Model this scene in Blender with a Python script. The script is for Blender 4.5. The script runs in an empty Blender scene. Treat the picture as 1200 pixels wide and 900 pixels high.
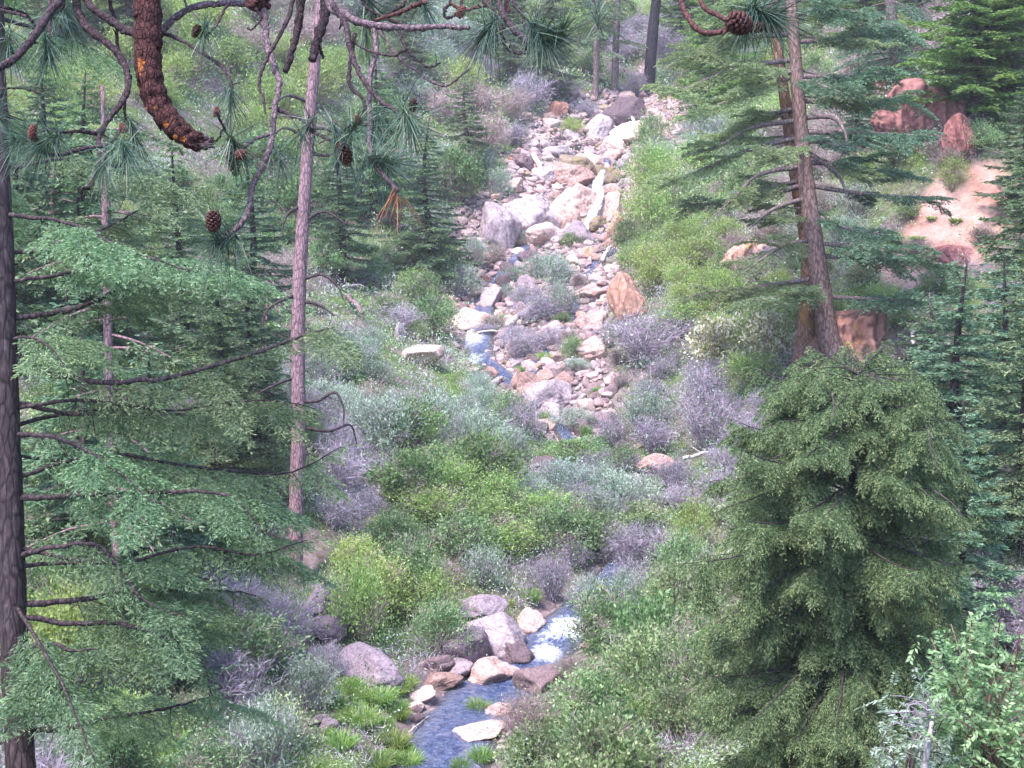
import bpy, math
import numpy as np
from mathutils import Vector

SC = bpy.context.scene
COL = SC.collection
R = np.random.default_rng(20240)
rad = math.radians

# ------------------------------------------------------------------ camera model
FPX, PITCH = 1648.0, rad(8.0)
CP, SP = math.cos(PITCH), math.sin(PITCH)
cam_d = bpy.data.cameras.new('camera')
cam = bpy.data.objects.new('camera', cam_d)
COL.objects.link(cam)
cam_d.sensor_width = 36.0
cam_d.lens = 36.0 * FPX / 1200.0
cam_d.clip_start = 0.05
cam_d.clip_end = 2000
cam.rotation_euler = (math.pi / 2 - PITCH, 0, 0)
SC.camera = cam


def P(px, py, depth):
    """point seen at a photo pixel, at a distance ahead of the camera"""
    a, b = (px - 600.0) / FPX, -(py - 450.0) / FPX
    return np.array([a * depth, (CP + b * SP) * depth, (-SP + b * CP) * depth])


def proj(p):
    p = np.asarray(p, float)
    f = p[..., 1] * CP - p[..., 2] * SP
    u = p[..., 1] * SP + p[..., 2] * CP
    return 600 + FPX * p[..., 0] / f, 450 - FPX * u / f, f


# ------------------------------------------------------------------ terrain
CREEK = [(470, 1000, 20.5), (510, 900, 23), (535, 835, 25), (615, 765, 28), (690, 702, 31), (752, 620, 35), (690, 540, 40),
         (645, 478, 44), (560, 412, 49), (568, 345, 57), (625, 272, 64), (702, 222, 69), (715, 160, 77), (745, 120, 84), (760, 60, 95), (770, 0, 110)]
_c = np.array([P(*c) for c in CREEK])
_ys = np.concatenate([[-60, -4, 2, 4.5, 8, 13, 18], _c[:, 1], [135, 180, 300]])
_zs = np.concatenate([[3, -1.5, -1.75, -4.2, -6.9, -9.1, -9.9], _c[:, 2], [25, 52, 120]])
_xs = np.concatenate([[-1.5] * 7, _c[:, 0], [11, 14, 20]])
_yy = np.linspace(-60, 300, 3601)


def _smooth(a, n):
    k = np.ones(n) / n
    return np.convolve(np.pad(a, n // 2, mode='edge'), k, 'valid')[:len(a)]


_zz = _smooth(np.interp(_yy, _ys, _zs), 21)
_xx = _smooth(np.interp(_yy, _ys, _xs), 25)


def pline(pts, n=12):
    """Catmull-Rom through points"""
    p = np.asarray(pts, float)
    if len(p) < 3:
        t = np.linspace(0, 1, n)[:, None]
        return p[0] * (1 - t) + p[-1] * t
    q = np.vstack([2 * p[0] - p[1], p, 2 * p[-1] - p[-2]])
    out = []
    for i in range(1, len(q) - 2):
        t = np.linspace(0, 1, n, endpoint=False)[:, None]
        a, b, c, d = q[i - 1], q[i], q[i + 1], q[i + 2]
        out.append(.5 * (2 * b + (c - a) * t + (2 * a - 5 * b + 4 * c - d) * t ** 2 + (3 * b - a - 3 * c + d) * t ** 3))
    return np.vstack(out + [p[-1:]])


BRAID = [(703, 238, 67), (700, 270, 64), (722, 305, 60.5), (690, 345, 57), (660, 400, 50.5), (618, 436, 46.5), (640, 475, 44.2)]
_b = pline([P(*b) for b in BRAID], 10)


def bumps(x, y):
    return (.16 * np.sin(.9 * x + 1.3 * y + 1) * np.sin(.7 * x - .8 * y) + .12 * np.sin(1.9 * x + .4 * y + 2) * np.sin(1.5 * y - .6 * x)
            + .35 * np.sin(.31 * x + .2 * y) * np.sin(.27 * y - .13 * x + 1) + .05 * np.sin(4.1 * x + 1) * np.sin(3.7 * y + .5 * x))


def H(x, y):
    x, y = np.asarray(x, float), np.asarray(y, float)
    zc, cx = np.interp(y, _yy, _zz), np.interp(y, _yy, _xx)
    u = x - cx
    au = np.abs(u)
    sp = lambda v, k: np.logaddexp(0, v * k) / k
    near = np.clip((y - 2) / 16, 0, 1)
    side = .30 * sp(au - 1.7, 2.0) + np.where(u < 0, .26, .36) * sp(au - 9.5, .8) + .25 * sp(au - 24, .6)
    side = side * (.25 + .75 * near)
    z = zc + side + bumps(x, y) * np.clip((au - .7) / 2.5, .12, 1) * np.clip((y + 3) / 8, .2, 1)
    z = z + .1 - .34 * np.exp(-(au / 1.25) ** 4) * np.clip((y - 12) / 8, 0, 1) * np.clip((100 - y) / 20, 0, 1)
    # bare dirt shoulder high on the right bank
    z = z + 1.6 * np.exp(-(((x - 14.6) / 2.4) ** 2 + ((y - 47.5) / 2.8) ** 2))
    return z


def cast(px, py, far=230.0):
    d = P(px, py, 1.0)
    ts = np.concatenate([np.arange(6, 60, .12), np.arange(60, far, .4)])
    p = d[None] * ts[:, None]
    hit = np.nonzero(p[:, 2] < H(p[:, 0], p[:, 1]))[0]
    t = ts[hit[0]] if len(hit) else far
    q = d * t
    q[2] = H(q[0], q[1])
    return q


# ------------------------------------------------------------------ mesh building
class MB:
    def __init__(s):
        s.v, s.f, s.m, s.a, s.n = [], [], [], [], 0
        s.extra = []

    def add(s, v, f, mat=0, var=None):
        v = np.asarray(v, float).reshape(-1, 3)
        f = np.asarray(f, int)
        if len(f) == 0:
            return s
        s.v.append(v)
        s.f.append(f + s.n)
        s.m.append(np.full(len(f), mat))
        s.a.append(np.full(len(v), .5) if var is None else np.broadcast_to(np.asarray(var, float), (len(v),)).copy())
        s.n += len(v)
        return s

    def join(s, o, mat=None):
        for v, f, m, a in zip(o.v, o.f, o.m, o.a):
            base = f.min() if len(f) else 0
        if o.n:
            V = np.vstack(o.v)
            s.v.append(V)
            off = s.n
            for f, m in zip(o.f, o.m):
                s.f.append(f + off)
                s.m.append(m if mat is None else np.full(len(f), mat))
            s.a.append(np.concatenate(o.a))
            s.n += len(V)
        return s

    def mesh(s, name, mats, smooth=False):
        me = bpy.data.meshes.new(name)
        if s.n:
            V = np.vstack(s.v).astype(np.float32)
            loops = np.concatenate([f.ravel() for f in s.f]).astype(np.int32)
            tot = np.concatenate([np.full(len(f), f.shape[1]) for f in s.f]).astype(np.int32)
            start = np.concatenate([[0], np.cumsum(tot)[:-1]]).astype(np.int32)
            me.vertices.add(len(V))
            me.vertices.foreach_set('co', V.ravel())
            me.loops.add(len(loops))
            me.loops.foreach_set('vertex_index', loops)
            me.polygons.add(len(tot))
            me.polygons.foreach_set('loop_start', start)
            me.polygons.foreach_set('material_index', np.concatenate(s.m).astype(np.int32))
            if smooth:
                me.polygons.foreach_set('use_smooth', np.ones(len(tot), bool))
            at = me.attributes.new('var', 'FLOAT', 'POINT')
            at.data.foreach_set('value', np.concatenate(s.a).astype(np.float32))
            me.update(calc_edges=True)
        for m in (mats if isinstance(mats, (list, tuple)) else [mats]):
            me.materials.append(m)
        return me

    def build(s, name, mats, parent=None, smooth=False):
        o = bpy.data.objects.new(name, s.mesh(name, mats, smooth))
        COL.objects.link(o)
        if parent:
            o.parent = parent
        return o


def unit(a):
    return a / np.maximum(np.linalg.norm(a, axis=-1, keepdims=True), 1e-9)


def blades(base, d, L, W, rng, var=None, side=None, wide=.5):
    """flat diamond leaves: base, two shoulders, tip"""
    n = len(base)
    d = unit(d)
    if side is None:
        side = unit(np.cross(d, rng.normal(size=(n, 3))))
    L = np.broadcast_to(L, (n,))[:, None]
    W = np.broadcast_to(W, (n,))[:, None]
    mid = base + d * L * wide
    nrm = np.cross(d, side)
    v = np.stack([base, mid + side * W * .5 + nrm * W * .12, base + d * L, mid - side * W * .5 + nrm * W * .12], 1).reshape(-1, 3)
    f = np.arange(n * 4).reshape(n, 4)
    if var is None:
        var = rng.random(n)
    return v, f, np.repeat(np.broadcast_to(var, (n,)), 4)


def arcs(base, d, L, W, rng, sag=.5, seg=4, var=None, curl=.0):
    """curved tapering ribbons (grass blades, long needles)"""
    n = len(base)
    d = unit(d)
    side = unit(np.cross(d, np.array([0, 0, 1.0]) + rng.normal(size=(n, 3)) * .35))
    L = np.broadcast_to(L, (n,))[:, None]
    W = np.broadcast_to(W, (n,))[:, None]
    V = []
    for k in range(seg + 1):
        t = k / seg
        c = base + d * L * t - np.array([0, 0, 1.0]) * (sag * L * t ** 2.2) * 1.0
        w = W * .5 * (1 - t) ** .6 + W * .04
        V.append(c - side * w)
        V.append(c + side * w)
    V = np.stack(V, 1)
    k = 2 * (seg + 1)
    f0 = np.array([[2 * i, 2 * i + 1, 2 * i + 3, 2 * i + 2] for i in range(seg)])
    f = (np.arange(n)[:, None, None] * k + f0[None]).reshape(-1, 4)
    if var is None:
        var = rng.random(n)
    return V.reshape(-1, 3), f, np.repeat(np.broadcast_to(var, (n,)), k)


def tube(pts, radii, sides=6, rough=0.0, rng=R, cap=True):
    p = np.asarray(pts, float)
    n = len(p)
    r = np.interp(np.linspace(0, 1, n), np.linspace(0, 1, len(radii)), radii) if len(radii) != n else np.asarray(radii, float)
    t = unit(np.gradient(p, axis=0))
    ref = np.array([.31, .17, .93]) if abs(t[0][2]) < .8 else np.array([.93, .31, .17])
    a = unit(np.cross(t, ref))
    b = np.cross(t, a)
    ang = np.linspace(0, 2 * np.pi, sides, endpoint=False)
    ring = a[:, None] * np.cos(ang)[None, :, None] + b[:, None] * np.sin(ang)[None, :, None]
    rr = np.repeat(r[:, None], sides, 1)
    if rough:
        rr = rr * (1 + rough * (rng.random((n, sides)) - .5) * 2)
    v = (p[:, None] + ring * rr[..., None]).reshape(-1, 3)
    i, j = np.meshgrid(np.arange(n - 1), np.arange(sides), indexing='ij')
    j2 = (j + 1) % sides
    f = np.stack([i * sides + j, i * sides + j2, (i + 1) * sides + j2, (i + 1) * sides + j], -1).reshape(-1, 4)
    if cap:
        v = np.vstack([v, p[:1] - t[:1] * r[0] * .2, p[-1:] + t[-1:] * r[-1] * .5])
        m = n * sides
        c0 = np.array([[m, (k + 1) % sides, k, k] for k in range(sides)])
        c1 = np.array([[m + 1, (n - 1) * sides + k, (n - 1) * sides + (k + 1) % sides, m + 1] for k in range(sides)])
        tri0, tri1 = c0[:, :3], c1[:, :3]
        return v, f, np.vstack([tri0, tri1])
    return v, f, np.zeros((0, 3), int)


def add_tube(mb, pts, radii, sides=6, mat=0, rough=0.0, rng=R, var=None):
    v, f, tr = tube(pts, radii, sides, rough, rng)
    off = mb.n
    mb.add(v, f, mat, var)
    if len(tr):
        mb.f.append(tr + off)
        mb.m.append(np.full(len(tr), mat))


def resample(pts, step):
    p = np.asarray(pts, float)
    s = np.concatenate([[0], np.cumsum(np.linalg.norm(np.diff(p, axis=0), axis=1))])
    n = max(2, int(s[-1] / step) + 1)
    q = np.linspace(0, s[-1], n)
    return np.stack([np.interp(q, s, p[:, k]) for k in range(3)], 1), s[-1]


# ------------------------------------------------------------------ tags
def tag(o, label=None, cat=None, group=None, kind=None):
    if label: o['label'] = label
    if cat: o['category'] = cat
    if group: o['group'] = group
    if kind: o['kind'] = kind
    return o


def thing(name, loc, label, cat, group=None, rz=0, sc=None):
    o = bpy.data.objects.new(name, None)
    o.empty_display_size = .2
    COL.objects.link(o)
    o.location = Vector(loc)
    o.rotation_euler = (0, 0, rz)
    if sc is not None:
        o.scale = sc
    return tag(o, label, cat, group)


def copy_tree(o, parent=None):
    c = o.copy()
    COL.objects.link(c)
    if parent:
        c.parent = parent
    for ch in list(o.children):
        copy_tree(ch, c)
    return c


# ------------------------------------------------------------------ materials
def mat(name):
    m = bpy.data.materials.new(name)
    m.use_nodes = True
    nt = m.node_tree
    nt.nodes.clear()
    out = nt.nodes.new('ShaderNodeOutputMaterial')

    def N(t, **kw):
        n = nt.nodes.new(t)
        for k, v in kw.items():
            if k.startswith('i_'):
                n.inputs[k[2:].replace('_', ' ')].default_value = v
            else:
                setattr(n, k, v)
        return n

    def L(a, b):
        nt.links.new(a, b)
    return m, nt, out, N, L


def ramp(N, stops):
    r = N('ShaderNodeValToRGB')
    e = r.color_ramp.elements
    while len(e) < len(stops):
        e.new(.5)
    for k, (p, c) in enumerate(stops):
        e[k].position = p
        e[k].color = (*c, 1) if len(c) == 3 else c
    return r


def leaf_mat(name, stops, trans=.3, rough=.55, objvar=.06, valvar=.35, tboost=(1.1, 1.25, .7)):
    m, nt, out, N, L = mat(name)
    at = N('ShaderNodeAttribute', attribute_name='var')
    oi = N('ShaderNodeObjectInfo')
    r = ramp(N, stops)
    L(at.outputs['Fac'], r.inputs['Fac'])
    hs = N('ShaderNodeHueSaturation')
    h = N('ShaderNodeMapRange', i_To_Min=.5 - objvar, i_To_Max=.5 + objvar * .7)
    L(oi.outputs['Random'], h.inputs['Value'])
    L(h.outputs['Result'], hs.inputs['Hue'])
    v0 = N('ShaderNodeMath', operation='MULTIPLY', use_clamp=False)
    v0.inputs[1].default_value = 7.31
    L(oi.outputs['Random'], v0.inputs[0])
    fr = N('ShaderNodeMath', operation='FRACT')
    L(v0.outputs[0], fr.inputs[0])
    v = N('ShaderNodeMapRange', i_To_Min=1 - valvar, i_To_Max=1 + valvar)
    L(fr.outputs[0], v.inputs['Value'])
    L(v.outputs['Result'], hs.inputs['Value'])
    L(r.outputs['Color'], hs.inputs['Color'])
    b = N('ShaderNodeBsdfPrincipled', i_Roughness=rough)
    b.inputs['Specular IOR Level'].default_value = .25
    L(hs.outputs['Color'], b.inputs['Base Color'])
    mul = N('ShaderNodeMix', data_type='RGBA', blend_type='MULTIPLY')
    mul.inputs['Factor'].default_value = 1
    L(hs.outputs['Color'], mul.inputs['A'])
    mul.inputs['B'].default_value = (*tboost, 1)
    t = N('ShaderNodeBsdfTranslucent')
    L(mul.outputs['Result'], t.inputs['Color'])
    mx = N('ShaderNodeMixShader')
    mx.inputs[0].default_value = trans
    L(b.outputs[0], mx.inputs[1])
    L(t.outputs[0], mx.inputs[2])
    L(mx.outputs[0], out.inputs['Surface'])
    return m


def bark_mat(name, dark, mid, light, scale=6, stretch=.22, bump=.6, patch=None, pscale=3.0, pthr=.58, worn=False):
    m, nt, out, N, L = mat(name)
    tc = N('ShaderNodeTexCoord')
    mp = N('ShaderNodeMapping')
    mp.inputs['Scale'].default_value = (scale, scale, scale * stretch)
    L(tc.outputs['Object'], mp.inputs['Vector'])
    vo = N('ShaderNodeTexVoronoi', feature='DISTANCE_TO_EDGE', i_Scale=2.2)
    n1 = N('ShaderNodeTexNoise', i_Scale=3.0, i_Detail=8, i_Roughness=.65)
    wz = N('ShaderNodeMix', data_type='RGBA')
    wz.inputs['Factor'].default_value = .18
    L(mp.outputs[0], wz.inputs['A'])
    L(n1.outputs['Color'], wz.inputs['B'])
    L(mp.outputs[0], n1.inputs['Vector'])
    L(wz.outputs['Result'], vo.inputs['Vector'])
    r = ramp(N, [(.28, dark), (.5, mid), (.72, light)])
    L(n1.outputs['Fac'], r.inputs['Fac'])
    crack = ramp(N, [(0, (.25, .25, .25)), (.14, (1, 1, 1))])
    L(vo.outputs['Distance'], crack.inputs['Fac'])
    mul = N('ShaderNodeMix', data_type='RGBA', blend_type='MULTIPLY')
    mul.inputs['Factor'].default_value = .8
    L(r.outputs['Color'], mul.inputs['A'])
    L(crack.outputs['Color'], mul.inputs['B'])
    col = mul.outputs['Result']
    if patch:
        n2 = N('ShaderNodeTexNoise', i_Scale=pscale, i_Detail=5, i_Roughness=.6)
        L(tc.outputs['Object'], n2.inputs['Vector'])
        th = N('ShaderNodeMapRange', i_From_Min=pthr, i_From_Max=pthr + .07)
        if worn:        # bark flaked off where the limb is worn
            at = N('ShaderNodeAttribute', attribute_name='var')
            mu = N('ShaderNodeMath', operation='MULTIPLY_ADD')
            mu.inputs[1].default_value = .9
            L(n2.outputs['Fac'], mu.inputs[0])
            L(at.outputs['Fac'], mu.inputs[2])
            L(mu.outputs[0], th.inputs['Value'])
        else:
            L(n2.outputs['Fac'], th.inputs['Value'])
        n3 = N('ShaderNodeTexNoise', i_Scale=40, i_Detail=3)
        L(tc.outputs['Object'], n3.inputs['Vector'])
        pr = ramp(N, [(.3, tuple(c * .45 for c in patch)), (.6, patch)])
        L(n3.outputs['Fac'], pr.inputs['Fac'])
        mx = N('ShaderNodeMix', data_type='RGBA')
        L(th.outputs['Result'], mx.inputs['Factor'])
        L(col, mx.inputs['A'])
        L(pr.outputs['Color'], mx.inputs['B'])
        col = mx.outputs['Result']
    b = N('ShaderNodeBsdfPrincipled', i_Roughness=.85)
    b.inputs['Specular IOR Level'].default_value = .2
    L(col, b.inputs['Base Color'])
    bm = N('ShaderNodeBump', i_Strength=bump, i_Distance=.03)
    add = N('ShaderNodeMath', operation='MULTIPLY')
    L(crack.outputs['Color'], add.inputs[0])
    L(n1.outputs['Fac'], add.inputs[1])
    L(add.outputs[0], bm.inputs['Height'])
    L(bm.outputs[0], b.inputs['Normal'])
    L(b.outputs[0], out.inputs['Surface'])
    return m


def rock_mat(name, cols, moss=.0, mosscol=(.09, .1, .03), scale=1.0, stain=.6):
    m, nt, out, N, L = mat(name)
    tc = N('ShaderNodeTexCoord')
    oi = N('ShaderNodeObjectInfo')
    sh = N('ShaderNodeVectorMath', operation='ADD')
    comb = N('ShaderNodeMath', operation='MULTIPLY')
    comb.inputs[1].default_value = 31.0
    L(oi.outputs['Random'], comb.inputs[0])
    L(tc.outputs['Object'], sh.inputs[0])
    L(comb.outputs[0], sh.inputs[1])
    n1 = N('ShaderNodeTexNoise', i_Scale=1.6 * scale, i_Detail=8, i_Roughness=.62)
    n2 = N('ShaderNodeTexNoise', i_Scale=9 * scale, i_Detail=6, i_Roughness=.7)
    L(sh.outputs[0], n1.inputs['Vector'])
    L(sh.outputs[0], n2.inputs['Vector'])
    mixv = N('ShaderNodeMath', operation='MULTIPLY_ADD')
    mixv.inputs[1].default_value = .55
    mm = N('ShaderNodeMath', operation='MULTIPLY')
    mm.inputs[1].default_value = .5
    L(oi.outputs['Random'], mm.inputs[0])
    L(n1.outputs['Fac'], mixv.inputs[0])
    L(mm.outputs[0], mixv.inputs[2])
    r = ramp(N, [(.15 + .7 * k / (len(cols) - 1), c) for k, c in enumerate(cols)])
    L(mixv.outputs[0], r.inputs['Fac'])
    sp = ramp(N, [(.32, (1 - stain, 1 - stain, 1 - stain)), (.55, (1, 1, 1))])
    L(n2.outputs['Fac'], sp.inputs['Fac'])
    mul = N('ShaderNodeMix', data_type='RGBA', blend_type='MULTIPLY')
    mul.inputs['Factor'].default_value = 1
    L(r.outputs['Color'], mul.inputs['A'])
    L(sp.outputs['Color'], mul.inputs['B'])
    vo = N('ShaderNodeTexVoronoi', feature='DISTANCE_TO_EDGE', i_Scale=1.1 * scale)
    L(sh.outputs[0], vo.inputs['Vector'])
    ck = ramp(N, [(0, (.35, .3, .3)), (.03, (1, 1, 1))])
    L(vo.outputs['Distance'], ck.inputs['Fac'])
    mul2 = N('ShaderNodeMix', data_type='RGBA', blend_type='MULTIPLY')
    mul2.inputs['Factor'].default_value = .6
    L(mul.outputs['Result'], mul2.inputs['A'])
    L(ck.outputs['Color'], mul2.inputs['B'])
    col = mul2.outputs['Result']
    if moss:
        n3 = N('ShaderNodeTexNoise', i_Scale=2.3 * scale, i_Detail=6, i_Roughness=.7)
        L(sh.outputs[0], n3.inputs['Vector'])
        th = N('ShaderNodeMapRange', i_From_Min=.62 - moss * .2, i_From_Max=.7 - moss * .2)
        L(n3.outputs['Fac'], th.inputs['Value'])
        mx = N('ShaderNodeMix', data_type='RGBA')
        L(th.outputs['Result'], mx.inputs['Factor'])
        L(col, mx.inputs['A'])
        mx.inputs['B'].default_value = (*mosscol, 1)
        col = mx.outputs['Result']
    b = N('ShaderNodeBsdfPrincipled', i_Roughness=.8)
    b.inputs['Specular IOR Level'].default_value = .25
    L(col, b.inputs['Base Color'])
    bm = N('ShaderNodeBump', i_Strength=.5, i_Distance=.05)
    L(n2.outputs['Fac'], bm.inputs['Height'])
    L(bm.outputs[0], b.inputs['Normal'])
    L(b.outputs[0], out.inputs['Surface'])
    return m


M = {}
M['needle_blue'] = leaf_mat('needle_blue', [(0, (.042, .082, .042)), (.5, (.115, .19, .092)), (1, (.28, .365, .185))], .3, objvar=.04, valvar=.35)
M['needle_dark'] = leaf_mat('needle_dark', [(0, (.016, .033, .011)), (.42, (.060, .107, .036)), (1, (.26, .32, .13))], .12, objvar=.0, valvar=.05)
M['needle_teal'] = leaf_mat('needle_teal', [(0, (.04, .085, .055)), (.5, (.10, .185, .11)), (1, (.21, .31, .18))], .3, objvar=.03, valvar=.25)
M['needle_bright'] = leaf_mat('needle_bright', [(0, (.06, .11, .025)), (.5, (.15, .25, .06)), (1, (.33, .43, .14))], .35, objvar=.02, valvar=.15)
M['needle_pale'] = leaf_mat('needle_pale', [(0, (0.072, 0.108, 0.060)), (.6, (0.144, 0.204, 0.108)), (1, (0.240, 0.300, 0.168))], .25, objvar=.03, valvar=.2)
M['needle_pine'] = leaf_mat('needle_pine', [(0, (.03, .06, .042)), (.5, (.062, .11, .07)), (.85, (.13, .165, .09)), (1, (.22, .22, .12))], .12, rough=.4, objvar=.02, valvar=.25)
M['needle_grey'] = leaf_mat('needle_grey', [(0, (.085, .125, .06)), (.5, (.20, .27, .14)), (1, (.40, .46, .26))], .45, objvar=.03, valvar=.25)
M['needle_dead'] = leaf_mat('needle_dead', [(0, (.18, .06, .025)), (1, (.42, .20, .10))], .15, objvar=.0, valvar=.0, tboost=(1, .9, .7))
M['leaf_green'] = leaf_mat('leaf_green', [(0, (.06, .115, .05)), (.5, (.17, .265, .115)), (1, (.37, .46, .24))], .38, objvar=.03, valvar=.25)
M['leaf_yellow'] = leaf_mat('leaf_yellow', [(0, (.11, .18, .05)), (.5, (.24, .35, .10)), (1, (.45, .53, .23))], .4, objvar=.025, valvar=.2)
M['leaf_sage'] = leaf_mat('leaf_sage', [(0, (.11, .165, .125)), (.5, (.25, .33, .25)), (1, (.45, .52, .42))], .35, objvar=.03, valvar=.2)
M['leaf_dark'] = leaf_mat('leaf_dark', [(0, (.05, .10, .04)), (.5, (.12, .21, .08)), (1, (.27, .38, .16))], .4, objvar=.025, valvar=.2)
M['leaf_flower'] = leaf_mat('leaf_flower', [(0, (.12, .17, .07)), (.45, (.24, .28, .12)), (.5, (.55, .56, .40)), (1, (.72, .70, .56))], .3)
M['twig_lilac'] = leaf_mat('twig_lilac', [(0, (.13, .10, .115)), (.5, (.29, .235, .275)), (1, (.47, .41, .45))], .1, objvar=.04, valvar=.25, tboost=(1, 1, 1))
M['twig_tan'] = leaf_mat('twig_tan', [(0, (.13, .09, .09)), (.5, (.28, .21, .19)), (1, (.48, .40, .35))], .1, objvar=.03, tboost=(1, 1, 1))
M['grass'] = leaf_mat('grass', [(0, (.08, .16, .035)), (.5, (.18, .31, .065)), (1, (.36, .47, .16))], .35, objvar=.03, valvar=.25)
M['bark_fir'] = bark_mat('bark_fir', (.018, .013, .014), (.05, .035, .035), (.115, .085, .08), 9, .25)
M['bark_pink'] = bark_mat('bark_pink', (.10, .055, .06), (.22, .135, .135), (.36, .25, .25), 9, .3)
M['bark_grey'] = bark_mat('bark_grey', (.06, .045, .045), (.17, .125, .115), (.30, .235, .21), 6, .3)
M['bark_brown'] = bark_mat('bark_brown', (.065, .04, .035), (.18, .115, .095), (.31, .21, .18), 6, .3)
M['bark_moss'] = bark_mat('bark_moss', (.10, .05, .035), (.24, .13, .09), (.4, .24, .17), 6, .3, patch=(.24, .15, .04), pscale=2.2, pthr=.56)
M['bark_char'] = bark_mat('bark_char', (.008, .007, .008), (.02, .017, .018), (.06, .05, .05), 5, .3)
M['bark_limb'] = bark_mat('bark_limb', (.018, .012, .013), (.05, .032, .034), (.12, .08, .08), 30, .7, bump=.5)
M['bark_limb_pink'] = bark_mat('bark_limb_pink', (.05, .035, .04), (.14, .095, .10), (.28, .20, .20), 30, .7, bump=.5)
M['bark_orange'] = bark_mat('bark_orange', (.03, .012, .012), (.085, .032, .028), (.19, .075, .058), 30, .5, bump=.9)
M['bark_worn'] = bark_mat('bark_worn', (.03, .012, .012), (.085, .032, .028), (.19, .072, .055), 34, .5, bump=.9, patch=(.50, .17, .035), pscale=34, pthr=.95, worn=True)
M['wood_pale'] = bark_mat('wood_pale', (.25, .21, .19), (.46, .41, .37), (.66, .60, .55), 10, .3, bump=.3)
M['stem'] = bark_mat('stem', (.06, .04, .04), (.14, .10, .10), (.25, .19, .19), 12, .5, bump=.2)
M['stem_red'] = bark_mat('stem_red', (.12, .05, .045), (.25, .13, .11), (.38, .24, .2), 12, .5, bump=.2)
M['cone'] = bark_mat('cone', (.02, .010, .009), (.075, .032, .025), (.17, .085, .06), 40, 1, bump=.2)
M['cone_green'] = bark_mat('cone_green', (.03, .03, .02), (.07, .07, .045), (.14, .12, .07), 40, 1, bump=.2)
M['bud'] = bark_mat('bud', (.08, .03, .025), (.17, .065, .05), (.26, .12, .095), 40, 1, bump=.2)
M['rock_tan'] = rock_mat('rock_tan', [(.18, .11, .09), (.36, .23, .18), (.52, .36, .29), (.60, .45, .38)])
M['rock_grey'] = rock_mat('rock_grey', [(.15, .115, .12), (.255, .20, .205), (.36, .29, .285), (.46, .38, .36)])
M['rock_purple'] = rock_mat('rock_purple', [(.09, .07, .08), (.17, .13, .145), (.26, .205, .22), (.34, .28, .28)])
M['rock_dark'] = rock_mat('rock_dark', [(.07, .05, .055), (.13, .09, .09), (.22, .15, .14)])
M['rock_moss'] = rock_mat('rock_moss', [(.16, .11, .08), (.30, .22, .15), (.42, .32, .24)], moss=.55, mosscol=(.17, .15, .04))
M['rock_red'] = rock_mat('rock_red', [(.11, .045, .04), (.22, .09, .075), (.34, .17, .14)], scale=.5)
M['rock_orange'] = rock_mat('rock_orange', [(.17, .08, .06), (.34, .17, .12), (.46, .28, .2)], moss=.3, mosscol=(.28, .17, .04), scale=.6)


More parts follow.
